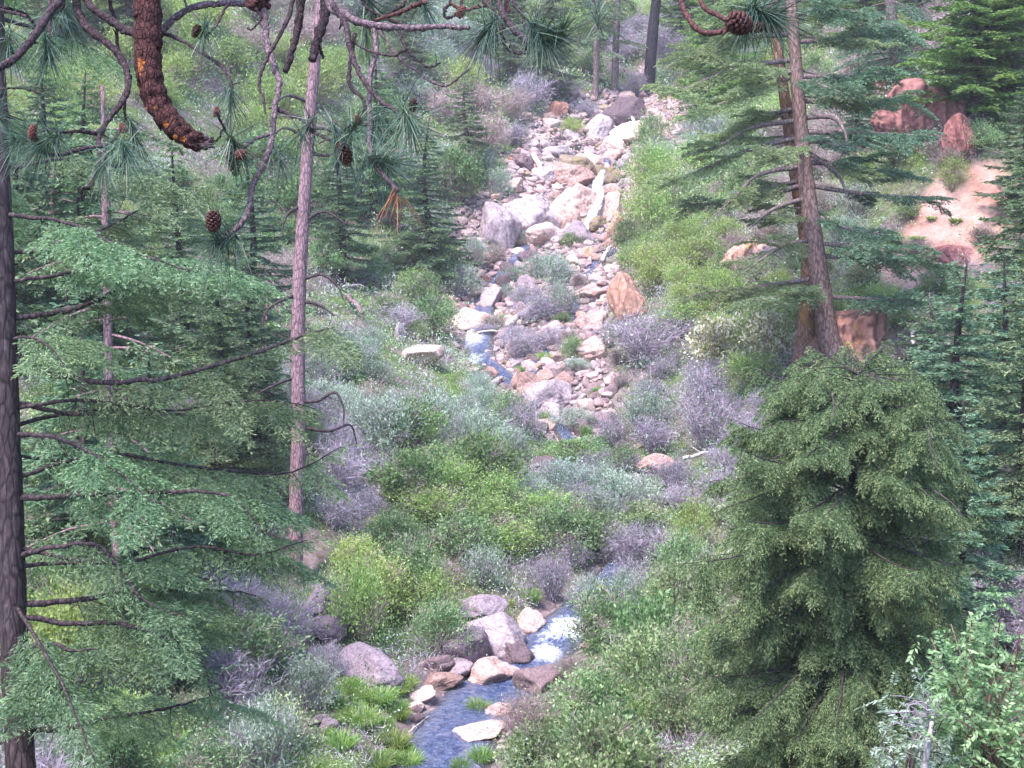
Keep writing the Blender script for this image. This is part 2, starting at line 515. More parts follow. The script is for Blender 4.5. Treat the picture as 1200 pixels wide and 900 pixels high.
def ground_mat():
    m, nt, out, N, L = mat('ground_soil')
    tc = N('ShaderNodeTexCoord')
    n1 = N('ShaderNodeTexNoise', i_Scale=.45, i_Detail=8, i_Roughness=.65)
    n2 = N('ShaderNodeTexNoise', i_Scale=5, i_Detail=8, i_Roughness=.7)
    for n in (n1, n2):
        L(tc.outputs['Object'], n.inputs['Vector'])
    soil = ramp(N, [(.3, (.07, .05, .045)), (.5, (.14, .105, .10)), (.7, (.23, .18, .17))])
    L(n2.outputs['Fac'], soil.inputs['Fac'])
    green = ramp(N, [(.3, (.04, .07, .02)), (.7, (.12, .17, .05))])
    L(n2.outputs['Fac'], green.inputs['Fac'])
    th = N('ShaderNodeMapRange', i_From_Min=.42, i_From_Max=.58)
    L(n1.outputs['Fac'], th.inputs['Value'])
    mx = N('ShaderNodeMix', data_type='RGBA')
    L(th.outputs['Result'], mx.inputs['Factor'])
    L(soil.outputs['Color'], mx.inputs['A'])
    L(green.outputs['Color'], mx.inputs['B'])
    rub = ramp(N, [(.3, (.17, .125, .12)), (.5, (.32, .25, .235)), (.7, (.46, .37, .34))])
    L(n2.outputs['Fac'], rub.inputs['Fac'])
    vo = N('ShaderNodeTexVoronoi', i_Scale=3.2)
    L(tc.outputs['Object'], vo.inputs['Vector'])
    ve = N('ShaderNodeTexVoronoi', feature='DISTANCE_TO_EDGE', i_Scale=3.2)
    L(tc.outputs['Object'], ve.inputs['Vector'])
    sepc = N('ShaderNodeSeparateColor')
    L(vo.outputs['Color'], sepc.inputs['Color'])
    cob = ramp(N, [(.0, (.10, .075, .075)), (.35, (.22, .17, .175)), (.7, (.36, .27, .245)), (1, (.46, .37, .34))])
    L(sepc.outputs[0], cob.inputs['Fac'])
    edg = ramp(N, [(.02, (.22, .18, .16)), (.16, (1, 1, 1))])
    L(ve.outputs['Distance'], edg.inputs['Fac'])
    cm_ = N('ShaderNodeMix', data_type='RGBA', blend_type='MULTIPLY')
    cm_.inputs['Factor'].default_value = 1
    L(cob.outputs['Color'], cm_.inputs['A'])
    L(edg.outputs['Color'], cm_.inputs['B'])
    rmx = N('ShaderNodeMix', data_type='RGBA')
    rmx.inputs['Factor'].default_value = .3
    L(cm_.outputs['Result'], rmx.inputs['A'])
    L(rub.outputs['Color'], rmx.inputs['B'])
    a1 = N('ShaderNodeAttribute', attribute_name='rubble')
    mx2 = N('ShaderNodeMix', data_type='RGBA')
    L(a1.outputs['Fac'], mx2.inputs['Factor'])
    L(mx.outputs['Result'], mx2.inputs['A'])
    L(rmx.outputs['Result'], mx2.inputs['B'])
    n4 = N('ShaderNodeTexNoise', i_Scale=1.1, i_Detail=7, i_Roughness=.7)
    L(tc.outputs['Object'], n4.inputs['Vector'])
    drt = ramp(N, [(.3, (.22, .115, .085)), (.5, (.37, .225, .175)), (.68, (.47, .34, .28))])
    L(n4.outputs['Fac'], drt.inputs['Fac'])
    a2 = N('ShaderNodeAttribute', attribute_name='dirt')
    mx3 = N('ShaderNodeMix', data_type='RGBA')
    L(a2.outputs['Fac'], mx3.inputs['Factor'])
    L(mx2.outputs['Result'], mx3.inputs['A'])
    L(drt.outputs['Color'], mx3.inputs['B'])
    b = N('ShaderNodeBsdfPrincipled', i_Roughness=.95)
    b.inputs['Specular IOR Level'].default_value = .1
    L(mx3.outputs['Result'], b.inputs['Base Color'])
    bm = N('ShaderNodeBump', i_Strength=.7, i_Distance=.12)
    L(n2.outputs['Fac'], bm.inputs['Height'])
    L(bm.outputs[0], b.inputs['Normal'])
    L(b.outputs[0], out.inputs['Surface'])
    return m


def water_mat():
    m, nt, out, N, L = mat('creek_water')
    tc = N('ShaderNodeTexCoord')
    mp = N('ShaderNodeMapping')
    mp.inputs['Scale'].default_value = (1.5, 2.6, 1)
    L(tc.outputs['Object'], mp.inputs['Vector'])
    n1 = N('ShaderNodeTexNoise', i_Scale=4.5, i_Detail=4, i_Roughness=.6, i_Distortion=.8)
    L(mp.outputs[0], n1.inputs['Vector'])
    n2 = N('ShaderNodeTexNoise', i_Scale=7, i_Detail=8, i_Roughness=.75, i_Distortion=1.0)
    L(tc.outputs['Object'], n2.inputs['Vector'])
    b = N('ShaderNodeBsdfPrincipled', i_Roughness=.06, i_IOR=1.45)
    dep = N('ShaderNodeAttribute', attribute_name='shallow')
    nsh = N('ShaderNodeMath', operation='MULTIPLY_ADD')
    nsh.inputs[1].default_value = 1.3
    L(n2.outputs['Fac'], nsh.inputs[0])
    L(dep.outputs['Fac'], nsh.inputs[2])
    bed = ramp(N, [(.28, (.025, .04, .09)), (.39, (.065, .09, .17)), (.47, (.13, .15, .21)), (.62, (.085, .085, .10)), (.9, (.12, .095, .065))])  # reflected sky blue and ripple contrast painted in; brown end is shallow bed
    hm = N('ShaderNodeMath', operation='MULTIPLY')
    hm.inputs[1].default_value = .62
    L(nsh.outputs[0], hm.inputs[0])
    L(hm.outputs[0], bed.inputs['Fac'])
    L(bed.outputs['Color'], b.inputs['Base Color'])
    bm = N('ShaderNodeBump', i_Strength=1.0, i_Distance=.22)
    L(n1.outputs['Fac'], bm.inputs['Height'])
    L(bm.outputs[0], b.inputs['Normal'])
    fo = N('ShaderNodeBsdfPrincipled', i_Roughness=.5)
    fo.inputs['Base Color'].default_value = (.74, .77, .82, 1)
    bm2 = N('ShaderNodeBump', i_Strength=.8, i_Distance=.08)
    L(n2.outputs['Fac'], bm2.inputs['Height'])
    L(bm2.outputs[0], fo.inputs['Normal'])
    at = N('ShaderNodeAttribute', attribute_name='foam')
    sub = N('ShaderNodeMath', operation='ADD')
    L(at.outputs['Fac'], sub.inputs[0])
    L(n2.outputs['Fac'], sub.inputs[1])
    th = N('ShaderNodeMapRange', i_From_Min=.9, i_From_Max=1.3)
    L(sub.outputs[0], th.inputs['Value'])
    mx = N('ShaderNodeMixShader')
    L(th.outputs['Result'], mx.inputs[0])
    L(b.outputs[0], mx.inputs[1])
    L(fo.outputs[0], mx.inputs[2])
    L(mx.outputs[0], out.inputs['Surface'])
    return m


def stone_mat():
    m, nt, out, N, L = mat('stones')
    at = N('ShaderNodeAttribute', attribute_name='var')
    tc = N('ShaderNodeTexCoord')
    n = N('ShaderNodeTexNoise', i_Scale=7, i_Detail=6, i_Roughness=.7)
    L(tc.outputs['Object'], n.inputs['Vector'])
    r = ramp(N, [(0, (.12, .085, .08)), (.25, (.22, .15, .145)), (.5, (.35, .24, .205)), (.75, (.44, .32, .28)), (1, (.30, .235, .24))])
    L(at.outputs['Fac'], r.inputs['Fac'])
    sp = ramp(N, [(.3, (.5, .45, .42)), (.6, (1, 1, 1))])
    L(n.outputs['Fac'], sp.inputs['Fac'])
    mu = N('ShaderNodeMix', data_type='RGBA', blend_type='MULTIPLY')
    mu.inputs['Factor'].default_value = 1
    L(r.outputs['Color'], mu.inputs['A'])
    L(sp.outputs['Color'], mu.inputs['B'])
    b = N('ShaderNodeBsdfPrincipled', i_Roughness=.85)
    L(mu.outputs['Result'], b.inputs['Base Color'])
    bm = N('ShaderNodeBump', i_Strength=.5, i_Distance=.04)
    L(n.outputs['Fac'], bm.inputs['Height'])
    L(bm.outputs[0], b.inputs['Normal'])
    L(b.outputs[0], out.inputs['Surface'])
    return m


M['stones'] = stone_mat()
M['ground'] = ground_mat()
M['water'] = water_mat()

# ------------------------------------------------------------------ ground sheet
gx = np.unique(np.concatenate([np.linspace(-110, -42, 22), np.linspace(-42, -14, 70), np.linspace(-14, 14, 141), np.linspace(14, 42, 70), np.linspace(42, 110, 22)]))
gy = np.unique(np.concatenate([np.linspace(-50, 2, 27), np.linspace(2, 18, 50), np.linspace(18, 90, 330), np.linspace(90, 140, 90), np.linspace(140, 190, 20)]))
GX, GY = np.meshgrid(gx, gy, indexing='ij')
GZ = H(GX, GY)
i, j = np.meshgrid(np.arange(len(gx) - 1), np.arange(len(gy) - 1), indexing='ij')
ny = len(gy)
gf = np.stack([i * ny + j, (i + 1) * ny + j, (i + 1) * ny + j + 1, i * ny + j + 1], -1).reshape(-1, 4)
gm = MB()
gm.add(np.stack([GX, GY, GZ], -1).reshape(-1, 3), gf)
ground = tag(gm.build('ground', M['ground'], smooth=True), kind='structure')
gpx, gpy, gd = proj(np.stack([GX, GY, GZ], -1).reshape(-1, 3))
DIRT_C = cast(1108, 255)


def dirt_at(x, y):
    e = ((x - 13.9) / 2.2) ** 2 + ((y - 44.6) / 1.6) ** 2
    return np.clip((1.0 - e) * 3 + .5 + .9 * np.sin(2.1 * x + y) * np.sin(1.3 * y) + .4 * np.sin(5.3 * x + 1) * np.sin(4.7 * y), 0, 1)


def rubble_at(x, y):
    cx = np.interp(y, _yy, _xx)
    half = np.interp(y, [15, 24, 30, 34, 40, 44, 50, 60, 70, 82, 90, 96], [.6, 1.1, .9, .4, .5, 1.6, 2.6, 3.9, 4.4, 3.6, .8, 0])
    off = np.interp(y, [40, 50, 58, 66, 76, 90], [0, 1.8, 2.2, .6, -.4, 0])
    w = np.abs(x - cx - off) / np.maximum(half, .01)
    return np.clip((1.25 - w) * 2.2 + .3 * np.sin(3 * x) * np.sin(2.3 * y), 0, 1)


fx, fy = GX.reshape(-1), GY.reshape(-1)
for nm, val in (('dirt', dirt_at(fx, fy)), ('rubble', rubble_at(fx, fy))):
    at = ground.data.attributes.new(nm, 'FLOAT', 'POINT')
    at.data.foreach_set('value', val.astype(np.float32))

# ------------------------------------------------------------------ water
def ribbon(path, widths, foam_pts, name, lift=.12, step=.22, cross=14):
    p, _ = resample(path, step)
    n = len(p)
    w = np.interp(np.linspace(0, 1, n), np.linspace(0, 1, len(widths)), widths)
    t = np.gradient(p[:, :2], axis=0)
    t /= np.linalg.norm(t, axis=1, keepdims=True)
    s = np.stack([t[:, 1], -t[:, 0]], 1)
    u = np.linspace(-1, 1, cross)
    zc = _smooth(H(p[:, 0], p[:, 1]), 3) + lift
    V = np.zeros((n, cross, 3))
    V[..., :2] = p[:, None, :2] + s[:, None] * (u[None, :, None] * w[:, None, None] * .5)
    rr = np.random.default_rng(5)
    V[..., 2] = zc[:, None] + .018 * np.sin(V[..., 0] * 5 + V[..., 1] * 3) + .012 * rr.normal(size=(n, cross))
    V[..., 2] -= np.abs(u[None]) ** 4 * .10
    foam = np.zeros((n, cross))
    for fx_, fy_, fr, amt in foam_pts:
        q = cast(fx_, fy_)
        dd = np.hypot(V[..., 0] - q[0], (V[..., 1] - q[1]) * .6)
        foam = np.maximum(foam, amt * np.exp(-(dd / fr) ** 2))
    a, b = np.meshgrid(np.arange(n - 1), np.arange(cross - 1), indexing='ij')
    f = np.stack([a * cross + b, a * cross + b + 1, (a + 1) * cross + b + 1, (a + 1) * cross + b], -1).reshape(-1, 4)
    V[..., 2] += foam * .05 * (1 + rr.normal(size=(n, cross)) * .6)
    mb = MB().add(V.reshape(-1, 3), f)
    o = tag(mb.build(name, M['water'], smooth=True), kind='structure')
    sh_ = o.data.attributes.new('shallow', 'FLOAT', 'POINT')
    sh_.data.foreach_set('value', np.broadcast_to(np.abs(u[None]) ** 3 * .9, (n, cross)).reshape(-1).astype(np.float32))
    at = o.data.attributes.new('foam', 'FLOAT', 'POINT')
    at.data.foreach_set('value', foam.reshape(-1).astype(np.float32))
    return o


yy = np.linspace(14, 84, 300)
main = np.stack([np.interp(yy, _yy, _xx), yy, np.zeros_like(yy)], 1)
wy = np.interp(yy, [14, 22, 26, 28.5, 30, 32, 35, 43, 45, 49, 57, 60, 69, 84], [2.0, 1.9, 2.1, 1.7, 1.2, .8, .55, .55, .7, 1.1, .9, .6, .7, .4])
ribbon(main, wy, [(640, 772, .42, .8), (665, 745, .5, .85), (640, 755, .3, .6), (615, 785, .3, .35), (550, 400, 1.0, .62), (546, 390, .5, .75), (556, 424, .6, .55), (570, 345, .7, .5),
                  (702, 218, .8, 1), (705, 200, .6, 1), (690, 245, .7, .9), (605, 300, .5, .5), (620, 240, .5, .5), (632, 480, .4, .5), (548, 425, .4, .7)], 'creek')
ribbon(_b, [.5, .5, .4, .4, .4, .5, .4], [(703, 245, .8, 1), (690, 265, .7, .9), (722, 305, .4, .4), (606, 470, .5, .8), (620, 440, .4, .4)], 'side_creek', lift=.08)


def waterfall(pix, width, name):
    """white water tumbling over the boulders"""
    g = cast(*pix[-1])
    depth = proj(g)[2]
    pts = []
    for k, (x, y) in enumerate(pix):
        q = P(x, y, depth - .55 + .2 * (len(pix) - 1 - k))
        pts.append(q)
    c, _ = resample(pline(pts, 10), .07)
    n = len(c)
    rr = np.random.default_rng(8)
    V = []
    ws = np.interp(np.linspace(0, 1, n), np.linspace(0, 1, len(width)), width)
    for k in range(7):
        u = (k / 6 - .5) * 2
        o = c.copy()
        o[:, 0] += u * ws * .5 * (1 + _smooth(rr.normal(size=n), 5) * .25)
        o[:, 1] += (u * u - 1) * ws * .35 + rr.normal(size=n) * .015 * (1 if 0 < k < 6 else 0)
        o[:, 2] += rr.normal(size=n) * .008
        V.append(o)
    V = np.stack(V, 1)
    a, b = np.meshgrid(np.arange(n - 1), np.arange(6), indexing='ij')
    f = np.stack([a * 7 + b, a * 7 + b + 1, (a + 1) * 7 + b + 1, (a + 1) * 7 + b], -1).reshape(-1, 4)
    o = tag(MB().add(V.reshape(-1, 3), f).build(name, M['water'], smooth=True), kind='structure')
    at = o.data.attributes.new('foam', 'FLOAT', 'POINT')
    fo = np.broadcast_to(np.array([.45, .85, .7, .95, .75, .85, .45]), (n, 7)) + rr.normal(size=(n, 7)) * .1
    at.data.foreach_set('value', np.clip(fo, 0, 1).reshape(-1).astype(np.float32))
    return o


waterfall([(707, 199), (702, 211), (700, 220), (704, 228), (697, 245), (690, 262), (686, 272)], [.3, .42, .48, .34, .4, .46, .5, .6], 'waterfall')

exec_later = []
# ------------------------------------------------------------------ boulders
def ico(sub):
    import bmesh
    bm = bmesh.new()
    bmesh.ops.create_icosphere(bm, subdivisions=sub, radius=1)
    v = np.array([p.co[:] for p in bm.verts])
    f = np.array([[p.index for p in q.verts] for q in bm.faces])
    bm.free()
    return v, f


ICO4, ICO5 = ico(5), ico(6)


def rock_shape(seed, nplanes=13, rough=.07, V=None):
    rr = np.random.default_rng(seed)
    v = V if V is not None else ICO4[0]
    n = unit(rr.normal(size=(nplanes, 3)))
    d = rr.uniform(.62, 1.0, nplanes)
    r = np.full(len(v), 1.25)
    dots = v @ n.T
    lim = np.where(dots > .08, d[None] / np.maximum(dots, .08), 9)
    k = 26
    r = -np.log(np.exp(-k * np.minimum(lim, 3)).sum(1) + np.exp(-k * 1.25)) / k
    for fq, am in ((2.2, rough), (5, rough * .5), (11, rough * .3), (23, rough * .15)):
        for _ in range(3):
            w = rr.normal(size=3) * fq
            r = r + am * .6 * np.sin(v @ w + rr.random() * 6.28) * np.sin(v @ (rr.normal(size=3) * fq) + rr.random() * 6)
    return v * r[:, None]


ROCKS = {}


def rock_mesh(var, matname):
    key = (var, matname)
    if key not in ROCKS:
        ROCKS[key] = MB().add(rock_shape(100 + var), ICO4[1]).mesh('boulder', M[matname], True)
    return ROCKS[key]


ALL = []          # (object, kind text, group) for automatic labels


def boulder(px, py, w, h, matname='rock_tan', label=None, rot=None, sink=.25, group='boulders along the creek bed', var=None, deep=.9, flat=None):
    """w,h: size in photo pixels, centred at px,py; stands on the ground below that pixel"""
    rr = R
    g = cast(px, py + h * .42)
    d = proj(g)[2]
    W, Hh = w / FPX * d, h / FPX * d
    o = bpy.data.objects.new('boulder', rock_mesh(int(rr.integers(0, 14)) if var is None else var, matname))
    COL.objects.link(o)
    o.location = Vector(g + np.array([0, W * .15, Hh * (.5 - sink)]))
    o.rotation_euler = (rr.normal() * .12, rr.normal() * .12 + (rot or 0), rr.random() * 6.28 if flat is None else 0)
    s = W * .56
    o.scale = (s * rr.uniform(.95, 1.1), s * deep * rr.uniform(.85, 1.05), Hh * .62)
    tag(o, label, 'boulder', group)
    if label is None:
        ALL.append((o, 'boulder', matname))
    return o


B = boulder
B(575, 786, 60, 30, 'rock_tan', 'flat topped pale tan boulder at the downstream end of the white rapids', sink=.2)
B(519, 797, 44, 20, 'rock_tan', 'smooth pale oval rock lying at the head of the blue pool')
B(491, 813, 30, 13, 'rock_tan', 'slim tilted tan rock on the left edge of the blue pool', rot=-.3)
B(488, 828, 18, 8, 'rock_tan', 'smallest tan stone poking out of the blue pool')
B(582, 748, 76, 46, 'rock_grey', 'large grey sloping boulder with a pale streak beside the rapids')
B(607, 765, 48, 34, 'rock_dark', 'brown mossy boulder wedged between the grey boulder and white rapids')
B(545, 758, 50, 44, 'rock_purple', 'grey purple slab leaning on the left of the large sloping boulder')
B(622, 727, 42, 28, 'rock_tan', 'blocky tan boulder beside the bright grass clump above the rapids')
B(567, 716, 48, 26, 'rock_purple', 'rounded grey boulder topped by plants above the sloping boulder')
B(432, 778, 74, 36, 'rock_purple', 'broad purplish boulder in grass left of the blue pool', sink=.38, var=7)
B(556, 862, 66, 16, 'rock_tan', 'low flat pale rock in shallow water near the bottom')
B(580, 838, 36, 14, 'rock_tan', 'low tan rock under the dry twiggy bush by the pool')
B(512, 780, 40, 18, 'rock_dark', 'dark wet rock behind the smooth pale oval rock')
B(536, 785, 30, 18, 'rock_grey', 'small grey rock between the oval rock and flat boulder')
B(632, 797, 52, 34, 'rock_dark', 'dark reddish boulder on the right side of the rapids')
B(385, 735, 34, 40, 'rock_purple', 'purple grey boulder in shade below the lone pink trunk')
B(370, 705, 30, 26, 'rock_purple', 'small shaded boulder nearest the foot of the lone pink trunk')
B(646, 466, 54, 34, 'rock_grey', 'big smooth rounded boulder in the middle of the slope')
B(622, 450, 40, 30, 'rock_tan', 'angular tan boulder touching the big rounded midslope boulder')
B(607, 448, 18, 24, 'rock_tan', 'narrow pinkish rock left of the angular tan midslope boulder')
B(495, 414, 42, 28, 'rock_tan', 'white topped boulder left of the foaming rapids', var=3)
B(470, 393, 14, 24, 'rock_grey', 'small upright pinkish rock at the far left among shrubs')
B(697, 408, 32, 22, 'rock_tan', 'round tan boulder beside the dry lilac thicket')
B(737, 352, 40, 56, 'rock_orange', 'tall split tan rock on the right edge of the rockslide')
B(697, 375, 34, 24, 'rock_tan', 'tan boulder with a dark hollow below the split rock')
B(584, 268, 46, 56, 'rock_grey', 'tall pale purplish boulder on the left edge of the rockslide')
B(624, 253, 62, 52, 'rock_grey', 'largest rounded lilac grey boulder of the rockslide')
B(662, 252, 38, 36, 'rock_tan', 'wedge shaped pink boulder with a black gap under it')
B(676, 236, 58, 44, 'rock_tan', 'big tan boulder on the left of the white waterfall')
B(664, 206, 52, 32, 'rock_tan', 'domed tan boulder stacked above the waterfall boulder')
B(641, 277, 48, 24, 'rock_tan', 'pale slab below the largest lilac boulder')
B(676, 274, 42, 30, 'rock_grey', 'rounded pinkish boulder at the foot of the white waterfall')
B(702, 266, 28, 16, 'rock_moss', 'mossy ochre rock at the right foot of the white waterfall')
B(721, 242, 28, 36, 'rock_tan', 'brown boulder standing on the right of the white waterfall')
B(722, 272, 28, 40, 'rock_orange', 'reddish boulder below the brown waterfall boulder')
B(712, 205, 26, 26, 'rock_moss', 'mossy yellowish rock beside the lip of the waterfall')
B(676, 192, 34, 26, 'rock_moss', 'sharp mossy wedge rock above the domed boulder', var=5)
B(697, 188, 30, 20, 'rock_tan', 'pale rock just behind the lip of the waterfall')
B(718, 170, 36, 26, 'rock_tan', 'light tan boulder high above the waterfall')
B(752, 158, 52, 24, 'rock_tan', 'long pinkish slab near the top right of the rockslide')
B(735, 130, 44, 36, 'rock_dark', 'dark brown root covered boulder at the top of the rockslide')
B(700, 152, 34, 26, 'rock_grey', 'dark hollowed boulder at the top left of the rockslide')
B(640, 205, 24, 22, 'rock_grey', 'round grey rock behind the bleached log')
B(655, 178, 36, 20, 'rock_grey', 'lavender rock behind the sharp mossy wedge')
B(610, 190, 28, 20, 'rock_dark', 'shadowy rock at the left of the bleached log')
B(558, 161, 14, 9, 'rock_tan', 'left one of two small pink rocks on the upper left slope')
B(582, 163, 14, 9, 'rock_tan', 'right one of two small pink rocks on the upper left slope')
B(655, 128, 26, 22, 'rock_orange', 'salmon coloured rock on the slope above the rockslide')
B(642, 136, 16, 10, 'rock_tan', 'pale stone below the salmon coloured rock')
B(576, 345, 30, 30, 'rock_grey', 'grey boulder splitting the stream above the rapids')
B(555, 375, 46, 26, 'rock_tan', 'pale sandy slab just above the foaming rapids')
B(597, 328, 30, 28, 'rock_dark', 'dark plum boulder in the middle of the rubble')
B(618, 340, 26, 30, 'rock_grey', 'upright lavender boulder right of the dark plum one')
B(690, 345, 40, 16, 'rock_tan', 'flat orange tan slab in the middle of the rubble')
B(770, 547, 36, 22, 'rock_tan', 'reddish rock under grey twigs on the right bank', group='boulders along the creek bed')
B(640, 545, 44, 16, 'rock_dark', 'low brown rock beside the mossy mat in mid stream')

SLIDE = np.array([(556, 330), (562, 255), (598, 190), (640, 150), (690, 118), (745, 100), (790, 118), (775, 170), (738, 215), (738, 300), (765, 360), (740, 405), (690, 420), (640, 500), (600, 470), (560, 420), (545, 370)], float)


def inside(x, y, poly):
    c = False
    n = len(poly)
    for i in range(n):
        x1, y1 = poly[i]
        x2, y2 = poly[(i + 1) % n]
        if (y1 > y) != (y2 > y) and x < (x2 - x1) * (y - y1) / (y2 - y1) + x1:
            c = not c
    return c


rs = np.random.default_rng(77)
placed = []
for k in range(4000):
    x, y = rs.uniform(540, 795), rs.uniform(100, 500)
    if not inside(x, y, SLIDE):
        continue
    w = rs.choice([10, 13, 17, 22, 28], p=[.3, .3, .2, .13, .07]) * (1.0 if y < 300 else 1.05)
    if any(math.hypot(x - a, (y - b) * 1.4) < (w + c) * .42 for a, b, c in placed):
        continue
    placed.append((x, y, w))
    mt = rs.choice(['rock_tan', 'rock_grey', 'rock_moss', 'rock_orange', 'rock_dark'], p=[.5, .3, .06, .06, .08])
    boulder(x, y, w, w * rs.uniform(.5, .8), mt, group='loose rocks of the rockslide', sink=.3)
    if len(placed) > 232:
        break
for k in range(26):   # stones along the lower creek banks
    x, y = [(rs.uniform(475, 660), rs.uniform(775, 860)), (rs.uniform(560, 660), rs.uniform(700, 780)), (rs.uniform(340, 440), rs.uniform(700, 830))][k % 3]
    g = cast(x, y)
    cxx = np.interp(g[1], _yy, _xx)
    if abs(g[0] - cxx) < 1.0 and k % 4:
        continue
    boulder(x, y, rs.uniform(8, 20), rs.uniform(6, 11), rs.choice(['rock_tan', 'rock_grey', 'rock_dark']), group='small stones beside the lower creek', sink=.3)
for k in range(16):
    x, y = rs.uniform(720, 800), rs.uniform(520, 600)
    boulder(x, y, rs.uniform(8, 18), rs.uniform(5, 10), rs.choice(['rock_tan', 'rock_orange', 'rock_grey']), group='stones on the right bank')


def stones(n, seed, ylo, yhi, lo, hi, thr):
    rg = np.random.default_rng(seed)
    protos = [(rock_shape(500 + k, 9, .08, V=ICO2[0]), ICO2[1]) for k in range(8)]
    y = rg.uniform(ylo, yhi, n)
    x = np.interp(y, _yy, _xx) + rg.uniform(-6.5, 6.5, n)
    ok = (rubble_at(x, y) > thr) & (np.abs(x - np.interp(y, _yy, _xx)) > np.interp(y, [22, 26, 30, 44, 49, 57, 60, 84], [1.05, 1.05, .6, .4, .75, .6, .35, .2]) + .05)
    ok &= np.hypot(x[:, None] - _b[None, ::4, 0], y[:, None] - _b[None, ::4, 1]).min(1) > .32
    mb = MB()
    for X, Y in zip(x[ok], y[ok]):
        v, f = protos[int(rg.integers(8))]
        r = rg.uniform(lo, hi) * (1.5 if rg.random() < .15 else 1)
        a = rg.random() * 6.28
        c_, s_2 = math.cos(a), math.sin(a)
        q = v * np.array([r, r * rg.uniform(.6, 1), r * rg.uniform(.45, .8)])
        q = np.stack([q[:, 0] * c_ - q[:, 1] * s_2, q[:, 0] * s_2 + q[:, 1] * c_, q[:, 2] + q[:, 0] * rg.normal() * .25], 1)
        mb.add(q + np.array([X, Y, float(H(X, Y)) + r * .15]), f, 0, rg.random())
    return mb


ICO2 = ico(3)
sm = stones(6800, 5, 40, 88, .08, .26, .42)
sm.join(stones(900, 6, 22, 33, .04, .13, .45))
tag(sm.build('rubble', M['stones']), 'small broken pinkish stones filling the gaps between the boulders', 'rubble', kind='stuff')


# red outcrops and orange rock face on the right hillside
def outcrop(px, py, w, h, matname, label, seed, ridges=1.0):
    g = cast(px, py + h * .5)
    d = proj(g)[2]
    W, Hh = w / FPX * d, h / FPX * d
    v = rock_shape(seed, 20, .07, ICO5[0]).copy()
    v = v * np.array([W * .55, W * .45, Hh * .62])
    v[:, 1] += ridges * .07 * W * (np.sin(v[:, 0] / W * 26 + 2 * np.sin(v[:, 2] / Hh * 5)) * .5 + np.sin(v[:, 0] / W * 61 + 1) * .25)
    o = MB().add(v, ICO5[1]).build('rock_outcrop', M[matname], smooth=True)
    o.location = Vector(g + np.array([0, W * .3, Hh * .30]))
    return tag(o, label, 'rock outcrop', 'rock outcrops on the right hillside')


outcrop(1085, 132, 120, 80, 'rock_red', 'broad dark red cliff between the leaning trunks and right hand firs', 1)
outcrop(1128, 158, 50, 56, 'rock_red', 'narrow red rock pillar just right of the broad red cliff', 14, 1.6)
outcrop(1000, 395, 120, 80, 'rock_orange', 'orange rock face right behind the leaning trunks', 3)
outcrop(1045, 100, 34, 34, 'rock_red', 'small dark red rock above the broad red cliff', 4)
outcrop(1118, 300, 60, 26, 'rock_red', 'ragged red rock at the foot of the pink dirt slope', 6)
outcrop(880, 305, 70, 40, 'rock_orange', 'brown rock half hidden by branches left of the leaning trunks', 7)

# ------------------------------------------------------------------ conifers
UP = np.array([0, 0, 1.0])


